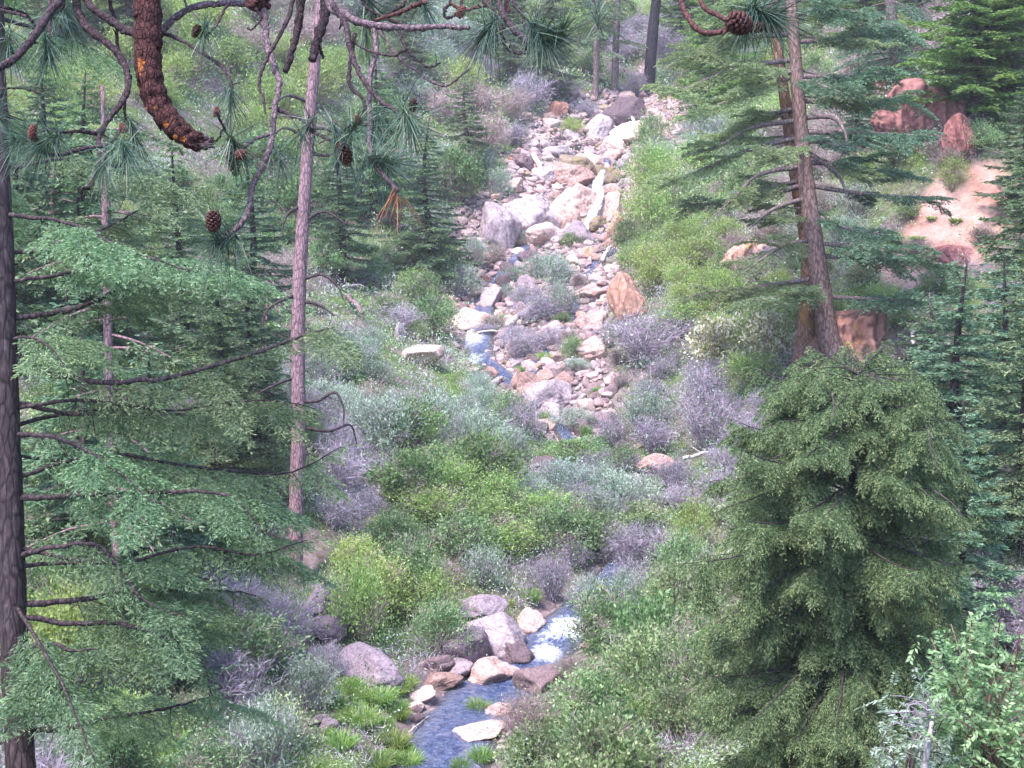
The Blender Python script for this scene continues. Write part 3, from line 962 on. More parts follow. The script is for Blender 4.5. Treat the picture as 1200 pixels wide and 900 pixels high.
def fir_spray(mb, path, rng, spacing=.06, twlen=.45, nl=.035, nw=.010, droop=.25, start=.15, m2=5, nn=14, mat=0, upc=.0, fan=1.0, taper=.75):
    """side twigs with needle blades along one branch"""
    q, L = resample(path, spacing)
    n = len(q)
    t = unit(np.gradient(q, axis=0))
    s = np.linspace(0, 1, n)
    k0 = int(start * n)
    q, t, s = q[k0:], t[k0:], s[k0:]
    q = np.repeat(q, 2, 0)
    t = np.repeat(t, 2, 0)
    s = np.repeat(s, 2)
    n = len(q)
    sg = np.where(np.arange(n) % 2 == 0, 1, -1)
    lat = unit(np.cross(t, UP) + 1e-6)
    a = rng.uniform(.6, 1.15, n)
    d = t * np.cos(a)[:, None] + lat * (sg * np.sin(a))[:, None] * fan + UP * (rng.normal(size=n) * .16 - droop * .6 + upc)[:, None]
    d = unit(d)
    prof = np.minimum(1, (1 - s) * 1.0 + .22) * np.minimum(1, .45 + (s - start) * 3)
    l = twlen * prof * rng.uniform(.6, 1.25, n)
    q = q + d * 0
    # tip leader
    B0, D0, L0 = [q, q[-2:]], [d, t[-2:]], [l, np.array([twlen * .4] * 2)]
    # twiglets
    if m2:
        fr = np.linspace(.2, .92, m2)
        for k, f in enumerate(fr):
            for sg2 in (1, -1):
                b = q + d * (l * f)[:, None] - UP * (droop * l * f * f)[:, None]
                lat2 = unit(np.cross(d, UP))
                dd = unit(d * .75 + lat2 * sg2 * rng.uniform(.5, .9, n)[:, None] + UP * (rng.normal(size=n) * .18 - droop * .5)[:, None])
                B0.append(b)
                D0.append(dd)
                L0.append(l * (.5 * (1 - f) + .16) * rng.uniform(.7, 1.2, n))
    Bq, Dq, Lq = np.vstack(B0), np.vstack(D0), np.concatenate(L0)
    keep = Lq > .02
    Bq, Dq, Lq = Bq[keep], Dq[keep], Lq[keep]
    T = len(Bq)
    tv = rng.random(T)
    cnt = np.clip((Lq / (nl * .34)).astype(int), 4, nn)
    idx = np.repeat(np.arange(T), cnt)
    f = rng.random(len(idx)) ** .9
    base = Bq[idx] + Dq[idx] * (Lq[idx] * f)[:, None] - UP * (droop * Lq[idx] * f * f)[:, None]
    lat = unit(np.cross(Dq[idx], UP) + 1e-6)
    ang = rng.choice([-1, 1], len(idx)) * rng.uniform(.15, .75, len(idx))
    nd = unit(Dq[idx] * np.cos(ang)[:, None] + lat * np.sin(ang)[:, None] + UP * (rng.normal(size=len(idx)) * .22)[:, None])
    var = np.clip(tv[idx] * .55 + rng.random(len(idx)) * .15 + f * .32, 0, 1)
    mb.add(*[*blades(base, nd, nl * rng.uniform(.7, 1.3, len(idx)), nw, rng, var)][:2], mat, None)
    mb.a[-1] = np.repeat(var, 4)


def branch_path(p0, az, length, elev, sag, rng, k=8, tipup=.0, wig=.05):
    t = np.linspace(0, 1, k)
    r = length * t
    d = np.array([math.cos(az), math.sin(az), 0])
    lat = np.array([-d[1], d[0], 0])
    z = r * math.tan(elev) - sag * length * t ** 2 + tipup * length * t ** 4
    w = np.cumsum(rng.normal(size=k)) * wig * length / k
    w2 = np.cumsum(rng.normal(size=k)) * wig * length / k * .6
    w[0] = w2[0] = 0
    return p0 + d * r[:, None] + UP * (z + w2)[:, None] + lat * w[:, None]


def conifer(seed, height, trunk_r, crown_r, h0, nb, spacing=.09, twlen=.5, nl=.06, nw=.02, droop=.25, m2=3, nn=10, elev=(.25, -.1), sag=.25, tipup=.15, shape=.8, lean=(0, 0), mind=.25, sides=8):
    """returns trunk MB and crown MB (mat 0 needles, mat 1 bark); base at origin"""
    rng = np.random.default_rng(seed)
    tr, cr = MB(), MB()
    zs = np.linspace(0, height, 14)
    path = np.stack([lean[0] * zs + .015 * height * np.sin(zs * .7 + seed), lean[1] * zs + .01 * height * np.sin(zs * .5), zs - .3 * (zs == 0)], 1)
    path = path - path[0] * np.array([1, 1, 0])
    add_tube(tr, pline(path, 4), [trunk_r * 1.25, trunk_r, trunk_r * .75, trunk_r * .45, .012], sides, rough=.06, rng=rng)
    az = rng.random() * 6.28
    for k in range(nb):
        f = (k + rng.random()) / nb
        h = h0 + (height - h0) * f ** .92
        az += 2.4 + rng.normal() * .35
        cf = (h - h0) / (height - h0)
        ln = crown_r * ((1 - cf) ** shape * .92 + .08) * rng.uniform(.7, 1.15) * min(1, .55 + cf * 4)
        if ln < mind * .4:
            ln = mind * .4
        p0 = np.array([np.interp(h, path[:, 2], path[:, 0]), np.interp(h, path[:, 2], path[:, 1]), h])
        e = elev[1] + (elev[0] - elev[1]) * cf
        bp = branch_path(p0, az, ln, e + rng.normal() * .1, sag * rng.uniform(.6, 1.3), rng, tipup=tipup)
        add_tube(cr, bp, [max(.006, ln * .016), .004], 4, 1, rng=rng)
        fir_spray(cr, bp, rng, spacing, min(twlen, ln * .45), nl, nw, droop, .1, m2, nn)
    return tr, cr


def px_of(p):
    return proj(np.asarray(p))


# ---------- left hero fir, trunk at the left edge
D1 = 12.5
base_l = np.array([P(28, 900, D1)[0], P(28, 900, D1)[1] - .3, 0.0])
base_l[2] = H(base_l[0], base_l[1])
lf = thing('fir_tree', base_l, 'tall fir at the left edge with dark trunk and long drooping blue green branches', 'tree', 'conifers on the slopes')


def local(pts, base):
    return np.asarray(pts) - np.asarray(base)


rng = np.random.default_rng(3)
tp = [P(26, 1010, D1 - .1), P(24, 900, D1), P(17, 760, D1), P(13, 600, D1), P(8, 450, D1), P(4, 300, D1), P(-2, 150, D1), P(-6, 0, D1), P(-12, -250, D1)]
tp = [base_l - UP * .3] + tp
mb = MB()
add_tube(mb, local(pline(tp, 8), base_l), np.array([.19, .14, .13, .12, .108, .10, .092, .085, .075, .055]), 14, rough=.05)
mb.build('trunk', M['bark_fir'], lf, True)
LB = [  # pixel polylines of the branches seen, depth drift towards (+) / away (-)
    ([(6, 296), (60, 291), (110, 270), (150, 252), (178, 236)], -.6, 5, 4),
    ([(10, 372), (60, 366), (110, 352), (150, 332), (192, 336)], -.7, 7, 5),
    ([(10, 398), (40, 400), (62, 415), (75, 432)], .5, 4, 3),
    ([(12, 436), (60, 438), (120, 450), (190, 445), (262, 428), (345, 400), (385, 388)], .4, 8, 6),
    ([(14, 470), (80, 492), (150, 492), (215, 496), (262, 500)], -.9, 6, 5),
    ([(15, 507), (60, 512), (100, 530), (140, 556), (180, 590)], .7, 6, 3),
    ([(16, 534), (80, 542), (130, 540), (170, 548)], -1.2, 4, 3),
    ([(16, 584), (80, 583), (150, 579), (230, 578), (275, 588), (310, 632)], .6, 7, 5),
    ([(17, 652), (60, 641), (112, 639), (140, 664), (168, 698), (215, 720)], .9, 6, 4),
    ([(18, 706), (100, 704), (160, 694), (235, 692), (300, 700)], -.5, 7, 5),
    ([(18, 722), (80, 728), (140, 734), (195, 752), (236, 780), (248, 822)], .3, 7, 4),
    ([(20, 760), (60, 755), (85, 765), (115, 762)], .9, 6, 4),
    ([(20, 801), (62, 802), (104, 822)], 1.0, 5, 3),
    ([(22, 856), (80, 852), (130, 835), (200, 824), (250, 812)], -.8, 7, 6),
    ([(8, 330), (70, 322), (150, 310), (240, 318), (300, 330)], .2, 5, 5),
    ([(5, 250), (80, 262), (160, 300), (230, 320)], 1.0, 5, 5),
    ([(12, 480), (90, 470), (200, 480), (300, 470), (370, 480)], -.3, 5, 5),
    ([(14, 560), (120, 530), (220, 540), (330, 550), (400, 520)], -.6, 5, 5),
    ([(17, 640), (120, 660), (230, 640), (300, 650), (360, 630)], .2, 5, 5),
    ([(3, 200), (70, 190), (140, 205), (210, 230)], -.8, 5, 5),
]
for pix, dr, w, wt in LB:
    n = len(pix)
    pts = pline([P(x, y, D1 - dr * (k / (n - 1)) - .0) for k, (x, y) in enumerate(pix)], 7)
    pts[:, 2] += np.cumsum(rng.normal(size=len(pts))) * .006
    pts = local(pts, base_l)
    bm_ = MB()
    add_tube(bm_, pts, [w * .5 / FPX * D1 * 1.15, w * .38 / FPX * D1, w * .12 / FPX * D1], 6, rough=.15)
    for q in range(10):   # bare dead twigs hanging from the branch
        i0 = int(rng.integers(len(pts) // 5, len(pts) - 2))
        d = np.array([rng.normal() * .4, rng.normal() * .4, -rng.uniform(.2, 1)])
        ln = rng.uniform(.12, .4)
        add_tube(bm_, [pts[i0], pts[i0] + d * ln * .5 + rng.normal(size=3) * .02, pts[i0] + d * ln + rng.normal(size=3) * .05], [.005, .004, .002], 4)
    bo = bm_.build('branch', M['bark_fir'], lf, True)
    fm = MB()
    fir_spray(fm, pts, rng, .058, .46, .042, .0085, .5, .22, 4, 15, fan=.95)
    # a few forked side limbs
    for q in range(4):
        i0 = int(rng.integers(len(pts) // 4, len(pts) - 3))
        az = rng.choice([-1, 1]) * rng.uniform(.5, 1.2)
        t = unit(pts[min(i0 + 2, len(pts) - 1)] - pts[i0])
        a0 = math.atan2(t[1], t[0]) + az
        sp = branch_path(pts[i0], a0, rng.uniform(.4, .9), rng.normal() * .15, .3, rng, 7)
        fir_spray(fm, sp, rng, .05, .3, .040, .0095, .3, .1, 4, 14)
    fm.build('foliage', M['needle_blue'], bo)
cr = MB()
for k in range(24):   # the rest of the crown, towards and away from the viewer
    py = rng.uniform(-150, 900)
    p0 = local(P(np.interp(py, [-250, 900], [-12, 24]), py, D1), base_l)
    az = rng.uniform(-1.1, 3.6) if k % 3 else rng.uniform(2.2, 4.2)
    ln = rng.uniform(1.2, 2.6)
    bp = branch_path(p0, az, ln, rng.normal() * .12, rng.uniform(.1, .3), rng, 9)
    add_tube(cr, bp, [.022, .014, .005], 5, 1)
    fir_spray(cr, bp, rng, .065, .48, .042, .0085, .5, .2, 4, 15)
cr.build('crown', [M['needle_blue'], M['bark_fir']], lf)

# ---------- dense dark fir, right foreground
D2 = 18.0
b2 = np.array([P(985, 900, D2)[0], P(985, 900, D2)[1], 0])
b2[2] = H(b2[0], b2[1])
df = thing('fir_tree', b2, 'dense dark bushy fir in the right foreground with hanging lower branches', 'tree', 'conifers on the slopes')
rng = np.random.default_rng(9)
top = P(1006, 432, D2) - b2
ht = top[2]
tr, cr = MB(), MB()
zs = np.linspace(0, 1, 12)
axis = np.stack([top[0] * zs ** 1.2, top[1] * zs, ht * zs], 1)
axis[0, 2] -= .3
add_tube(tr, pline(axis, 4), [.17, .14, .10, .06, .012], 10, rough=.06)
tr.build('trunk', M['bark_fir'], df, True)
HOLES = [(960, 690, 26, 34), (1030, 500, 26, 22), (880, 770, 22, 26), (1048, 650, 44, 62), (938, 790, 40, 62), (1008, 748, 52, 46), (1066, 800, 32, 46), (905, 690, 24, 30), (1000, 565, 34, 26)]
NT, PER = 21, 17
for tier in range(NT):
    for q in range(PER if tier < NT - 3 else 18):
        h = np.clip((tier + .5) / NT + rng.normal() * .012, .01, .985)
        az = 2.39996 * (tier * 5 + q) + q * 6.2832 / PER + rng.normal() * .25
        p0 = np.array([np.interp(h, zs, axis[:, w_]) for w_ in range(3)])
        ln = np.interp(h, [0, .12, .3, .6, .75, .88, .95, 1], [1.35, 1.5, 1.62, 1.85, 1.8, 1.5, 1.22, .85]) * rng.uniform(.62, 1.12)
        ln *= 1 + .10 * math.cos(az - math.pi) * (1 - h) - .24 * max(0, math.cos(az))
        tipx, tipy, _d = proj(b2 + p0 + np.array([math.cos(az), math.sin(az), -.25]) * ln)
        if math.sin(az) < .35 and any(((tipx - hx) / hw) ** 2 + ((tipy - hy) / hh) ** 2 < 1 for hx, hy, hw, hh in HOLES):
            ln *= .36
        e = np.interp(h, [0, .6, .85, 1], [.0, .14, .28, .45])
        bp = branch_path(p0, az, ln, e + rng.normal() * .12, rng.uniform(.35, .65), rng, 9, tipup=.2)
        add_tube(cr, bp, [max(.007, ln * .013), .004], 5, 1)
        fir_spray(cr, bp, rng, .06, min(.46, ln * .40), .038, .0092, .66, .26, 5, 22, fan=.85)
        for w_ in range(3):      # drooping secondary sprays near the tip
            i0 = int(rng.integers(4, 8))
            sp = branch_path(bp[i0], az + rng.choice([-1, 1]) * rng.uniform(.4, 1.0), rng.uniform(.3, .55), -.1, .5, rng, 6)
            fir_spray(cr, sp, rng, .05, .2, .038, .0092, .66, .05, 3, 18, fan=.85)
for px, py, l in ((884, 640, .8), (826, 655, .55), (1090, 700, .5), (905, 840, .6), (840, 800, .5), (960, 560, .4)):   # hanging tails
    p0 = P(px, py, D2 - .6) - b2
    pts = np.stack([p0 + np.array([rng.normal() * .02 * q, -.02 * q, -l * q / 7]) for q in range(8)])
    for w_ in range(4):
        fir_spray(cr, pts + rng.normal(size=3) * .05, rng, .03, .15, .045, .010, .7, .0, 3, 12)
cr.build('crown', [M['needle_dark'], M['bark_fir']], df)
for pix in ([(1088, 505), (1092, 530), (1100, 555)], [(1095, 575), (1118, 592), (1128, 610), (1126, 635)], [(975, 460), (977, 480), (973, 495)]):
    mm = MB()
    add_tube(mm, local(pline([P(x, y, D2 - 1.5) for x, y in pix], 5), b2), [.008, .006, .003], 5)
    mm.build('dead_twig', M['bark_limb_pink'], df, True)

# ---------- leaning double trunk tree on the right bank
base_r = cast(958, 445)
DR = proj(base_r)[2]
rt = thing('fir_tree', base_r, 'leaning twin trunk conifer on the right bank with long flat branches', 'tree', 'conifers on the slopes')
rng = np.random.default_rng(12)
S = DR / FPX
for pix, wd, mt, dz in (([(985, 452), (968, 382), (955, 290), (942, 190), (934, 95), (928, 10), (920, -90), (912, -260)], [28, 26, 22, 18, 15, 13, 10, 4], 'bark_brown', -.3),
                        ([(935, 452), (946, 380), (948, 300), (934, 210), (922, 130), (912, 60), (905, -20), (898, -180)], [26, 22, 20, 17, 14, 12, 9, 4], 'bark_moss', .5)):
    mm = MB()
    pts = local(pline([P(x, y, DR + dz) for x, y in pix], 8), base_r)
    add_tube(mm, pts, [w * .5 * S for w in wd], 14, rough=.05)
    mm.build('trunk', M[mt], rt, True)
RB = [([(930, 84), (890, 96), (845, 122), (800, 136)], 1.0, 1), ([(936, 127), (880, 140), (833, 166)], -1, 1), ([(936, 141), (880, 150), (845, 170), (810, 180)], .6, .6),
      ([(946, 194), (890, 205), (862, 230), (838, 252)], .9, .35), ([(946, 210), (885, 224), (842, 246)], -1, .7), ([(950, 230), (905, 246), (878, 268)], .8, .3),
      ([(955, 326), (900, 335), (840, 342), (800, 350)], .6, 1), ([(945, 138), (975, 138), (990, 155), (993, 180)], .8, .25), ([(935, 90), (1000, 90), (1052, 86)], .7, 1),
      ([(940, 118), (1010, 121), (1062, 112)], -.8, 1), ([(942, 155), (1030, 157), (1092, 160)], .6, 1), ([(945, 165), (1000, 174)], 1.5, .6), ([(948, 190), (1005, 196), (1082, 208)], -.6, 1),
      ([(950, 180), (982, 205), (993, 232)], .8, .2), ([(956, 254), (1000, 270), (1046, 276)], .8, 1), ([(962, 300), (1040, 304), (1125, 312)], .5, 1), ([(966, 348), (1040, 352), (1082, 354)], .9, 1),
      ([(930, 50), (985, 45), (1040, 40), (1080, 50)], .4, 1), ([(925, 40), (870, 45), (830, 60), (790, 75)], .4, 1), ([(930, 70), (860, 80), (800, 105), (770, 100)], .7, 1),
      ([(955, 280), (915, 290), (870, 320)], 1.1, .9), ([(958, 285), (1010, 290), (1060, 300)], 1.4, .9), ([(950, 218), (1020, 228), (1110, 232)], .2, .8),
      ([(928, 20), (960, 10), (1010, 15)], .9, 1), ([(920, 10), (880, 10), (840, 20)], .9, 1), ([(940, 160), (880, 175), (820, 200), (780, 215)], .1, .9), ([(946, 215), (870, 235), (800, 240)], -.4, .8),
      ([(935, 95), (960, 100), (985, 108)], 2.0, .9), ([(942, 170), (920, 180), (900, 190)], 2.2, .9), ([(965, 335), (930, 345), (885, 352)], 1.6, 1)]
for pix, dr, fol in RB:
    n = len(pix)
    pts = local(pline([P(x, y, DR - .2 - dr * 1.6 * (k / (n - 1))) for k, (x, y) in enumerate(pix)], 7), base_r)
    bm_ = MB()
    add_tube(bm_, pts, [3.2 * S, 2.2 * S, .8 * S], 5, rough=.15)
    for q in range(4):
        i0 = int(rng.integers(len(pts) // 4, len(pts) - 1))
        d = np.array([rng.normal() * .5, rng.normal() * .3, -rng.uniform(.2, 1)])
        ln = rng.uniform(.2, .7)
        add_tube(bm_, [pts[i0], pts[i0] + d * ln * .5 + rng.normal(size=3) * .04, pts[i0] + d * ln], [.012, .009, .004], 3)
    bo = bm_.build('branch', M['bark_grey'], rt, True)
    if fol > .3:
        fm = MB()
        fir_spray(fm, pts, rng, .075 / fol, 1.0 * min(1, fol + .1), .085, .024, .22, .2 if fol >= 1 else .4, 4, 13, upc=.10)
        for q in range(int(6 * fol)):
            i0 = int(rng.integers(len(pts) // 4, len(pts) - 2))
            tt = unit(pts[i0 + 1] - pts[i0])
            sp = branch_path(pts[i0], math.atan2(tt[1], tt[0]) + rng.choice([-1, 1]) * rng.uniform(.2, 1.3), rng.uniform(.6, 1.3), rng.uniform(-.25, .6), .35, rng, 6)
            fir_spray(fm, sp, rng, .09, .42, .085, .024, .2, .05, 3, 12, upc=.25)
        fm.build('foliage', M['needle_teal'] if pix[-1][0] > 960 else M['needle_grey'], bo)

cr = MB()
for k in range(36):     # the finer limbs of both trunks
    py = rng.uniform(-150, 335)
    right = rng.random() < .42
    p0 = local(P(np.interp(py, [-260, 100, 452], [912, 934, 985]), py, DR), base_r)
    az = (rng.normal() * .8) if right else math.pi + rng.normal() * .8
    bp = branch_path(p0, az, rng.uniform(1.2, 3.3) * (1 if py > -40 else .7), rng.uniform(-.25, .12), .1, rng, 8, tipup=.12)
    add_tube(cr, bp, [.035, .02, .008], 4, 1)
    fir_spray(cr, bp, rng, .10, .8, .085, .024, .2, .25, 4, 12, upc=.1)
    sp = branch_path(bp[4], az + rng.normal() * .7, 1.0, .2, .3, rng, 6)
    fir_spray(cr, sp, rng, .10, .45, .085, .024, .2, .1, 3, 12, upc=.25)
cr.build('crown', [M['needle_grey'], M['bark_grey']], rt)

# ---------- lone pink pine in the left middle distance
base_p = cast(346, 686)
DPn = proj(base_p)[2]
lp = thing('pine_tree', base_p, 'lone slender pine with bare pinkish trunk left of the creek', 'tree', 'conifers on the slopes')
S = DPn / FPX
mm = MB()
pix = [(346, 700), (347, 600), (350, 500), (349, 420), (351, 330), (357, 230), (364, 130), (374, 20), (384, -100), (392, -260)]
add_tube(mm, local(pline([P(x, y, DPn) for x, y in pix], 8), base_p), [w * .5 * S for w in (18, 17, 17, 17, 16, 15, 14, 12, 9, 5)], 14, rough=.05)
mm.build('trunk', M['bark_pink'], lp, True)
for pix, dr in (([(358, 160), (335, 150), (320, 158)], .3), ([(360, 150), (385, 152), (400, 165)], .2), ([(352, 345), (330, 352), (312, 365), (306, 385)], .5), ([(352, 352), (375, 358), (392, 370)], .3),
            ([(350, 470), (372, 470), (392, 460), (402, 475), (403, 500)], .4), ([(350, 474), (330, 482), (310, 498)], .4), ([(352, 328), (378, 322), (396, 336), (402, 350)], .4),
            ([(347, 442), (325, 450), (300, 462)], .6), ([(349, 395), (325, 405), (295, 412)], .6), ([(356, 260), (380, 248), (410, 265)], .3), ([(362, 120), (340, 112), (325, 118)], .3),
            ([(356, 240), (338, 250), (330, 270)], .3), ([(364, 180), (384, 182), (398, 176)], -.2), ([(348, 500), (385, 505), (410, 498), (418, 520)], -.3)):
    n = len(pix)
    m2_ = MB()
    pts = local(pline([P(x, y, DPn - dr * k / (n - 1)) for k, (x, y) in enumerate(pix)], 6), base_p)
    add_tube(m2_, pts, [2.6 * S, 1.8 * S, .6 * S], 5, rough=.15)
    for q in range(5):
        i0 = int(R.integers(len(pts) // 3, len(pts)))
        d = np.array([R.normal() * .5, R.normal() * .3, -R.uniform(-.2, 1)])
        ln = R.uniform(.1, .45)
        add_tube(m2_, [pts[i0], pts[i0] + d * ln * .5 + R.normal(size=3) * .04, pts[i0] + d * ln], [.008, .006, .003], 3)
    m2_.build('dead_branch', M['bark_fir'], lp, True)
cm = MB()
rng = np.random.default_rng(31)
topz = P(374, 20, DPn)[2] - base_p[2]
for k in range(26):
    h = topz + rng.uniform(1.2, 4.5)
    p0 = np.array([P(384, -100, DPn)[0] - base_p[0], P(384, -100, DPn)[1] - base_p[1], h])
    bp = branch_path(p0, rng.random() * 6.28, rng.uniform(.7, 1.9), .1, .1, rng, 7)
    add_tube(cm, bp, [.025, .008], 4, 1)
    fir_spray(cm, bp, rng, .12, .4, .12, .02, .1, .3, 2, 10)
cm.build('crown', [M['needle_blue'], M['bark_pink']], lp)

# ---------- foreground pine: boughs reaching in from above and left of the viewer
FD = 5.0
pb = np.array([-3.3, 4.6, 0.0])
pb[2] = H(pb[0], pb[1])
fp = thing('pine_tree', pb, 'old long needled pine whose crooked boughs, cones and broken orange limb hang across the top', 'tree', 'conifers on the slopes')
rng = np.random.default_rng(44)
S = FD / FPX
mm = MB()
add_tube(mm, pline([[0, 0, -.5], [.03, .02, 1.5], [.0, .05, 3.5], [.1, .1, 6], [.05, .1, 9]], 8), [.34, .28, .26, .22, .13], 18, rough=.06)
mm.build('trunk', M['bark_orange'], fp, True)
bough_z = P(300, -120, FD)[2]


def F(pix, d=FD, dr=0.0):
    n = len(pix)
    out = np.array([P(x, y, d + dr * (k / max(1, n - 1))) for k, (x, y) in enumerate(pix)])
    return out - pb


bough = pline(np.vstack([[[0, .05, bough_z - pb[2] - .35]], F([(-260, -90), (0, -110), (170, -70), (330, -75), (480, -95), (620, -80), (800, -95), (960, -120)], 4.95)]), 8)
mm = MB()
add_tube(mm, bough, [.09, .08, .07, .06, .05, .045, .04, .03, .02], 12, rough=.08)
mm.build('bough', M['bark_orange'], fp, True)

# broken limb
mm = MB()
pts = pline(F([(168, -72), (171, -20), (173, 30), (174, 75), (181, 112), (196, 138), (214, 156), (230, 166), (240, 168)], 4.9), 9)
wj = np.interp(np.linspace(0, 1, len(pts)), np.linspace(0, 1, 9), [34, 33, 32, 31, 29, 28, 26, 21, 11]) * .5 * 4.9 / FPX
wj = wj * (1 + .05 * np.sin(np.arange(len(pts)) * 1.3) + rng.normal(size=len(pts)) * .02)
add_tube(mm, pts, wj, 22, rough=.07)
lv = np.vstack(mm.v)
lx, ly, _d = proj(lv + pb)
wear = np.zeros(len(lv))
for a_, b_, r1, r2 in ((165, 78, 8, 20), (182, 128, 9, 9), (172, 126, 6, 6), (196, 146, 9, 7), (215, 163, 11, 7), (205, 160, 7, 6)):
    wear = np.maximum(wear, np.exp(-((lx - a_) / r1) ** 2 - ((ly - b_) / r2) ** 2))
mm.a = [wear * .62]
for k in range(48):     # lifted bark flakes
    i0 = int(rng.integers(8, len(pts) - 3))
    t = unit(pts[i0 + 1] - pts[i0])
    nrm = unit(np.cross(t, rng.normal(size=3)))
    c = pts[i0] + nrm * wj[i0] * .98
    s = np.cross(t, nrm)
    l, w = rng.uniform(.012, .03), rng.uniform(.006, .014)
    q = np.array([c - t * l - s * w, c - t * l * .6 + s * w, c + t * l + s * w * .7 + nrm * .004, c + t * l * .8 - s * w + nrm * .005])
    mm.add(np.vstack([q, q - nrm * .006]), [[0, 1, 2, 3], [7, 6, 5, 4], [0, 4, 5, 1], [1, 5, 6, 2], [2, 6, 7, 3], [3, 7, 4, 0]], 0, 0.0)
limb = mm.build('broken_limb', M['bark_worn'], fp, True)
mm = MB()
for k in range(9):
    a = F([(236 + rng.normal() * 2, 168 + rng.normal() * 4), (243, 169 + rng.normal() * 3), (249 + rng.uniform(-3, 4), 167 + rng.normal() * 4)], 4.9 + rng.normal() * .01)
    add_tube(mm, a, [.012, .009, .003], 5)
mm.build('splintered_end', M['bark_limb'], limb)

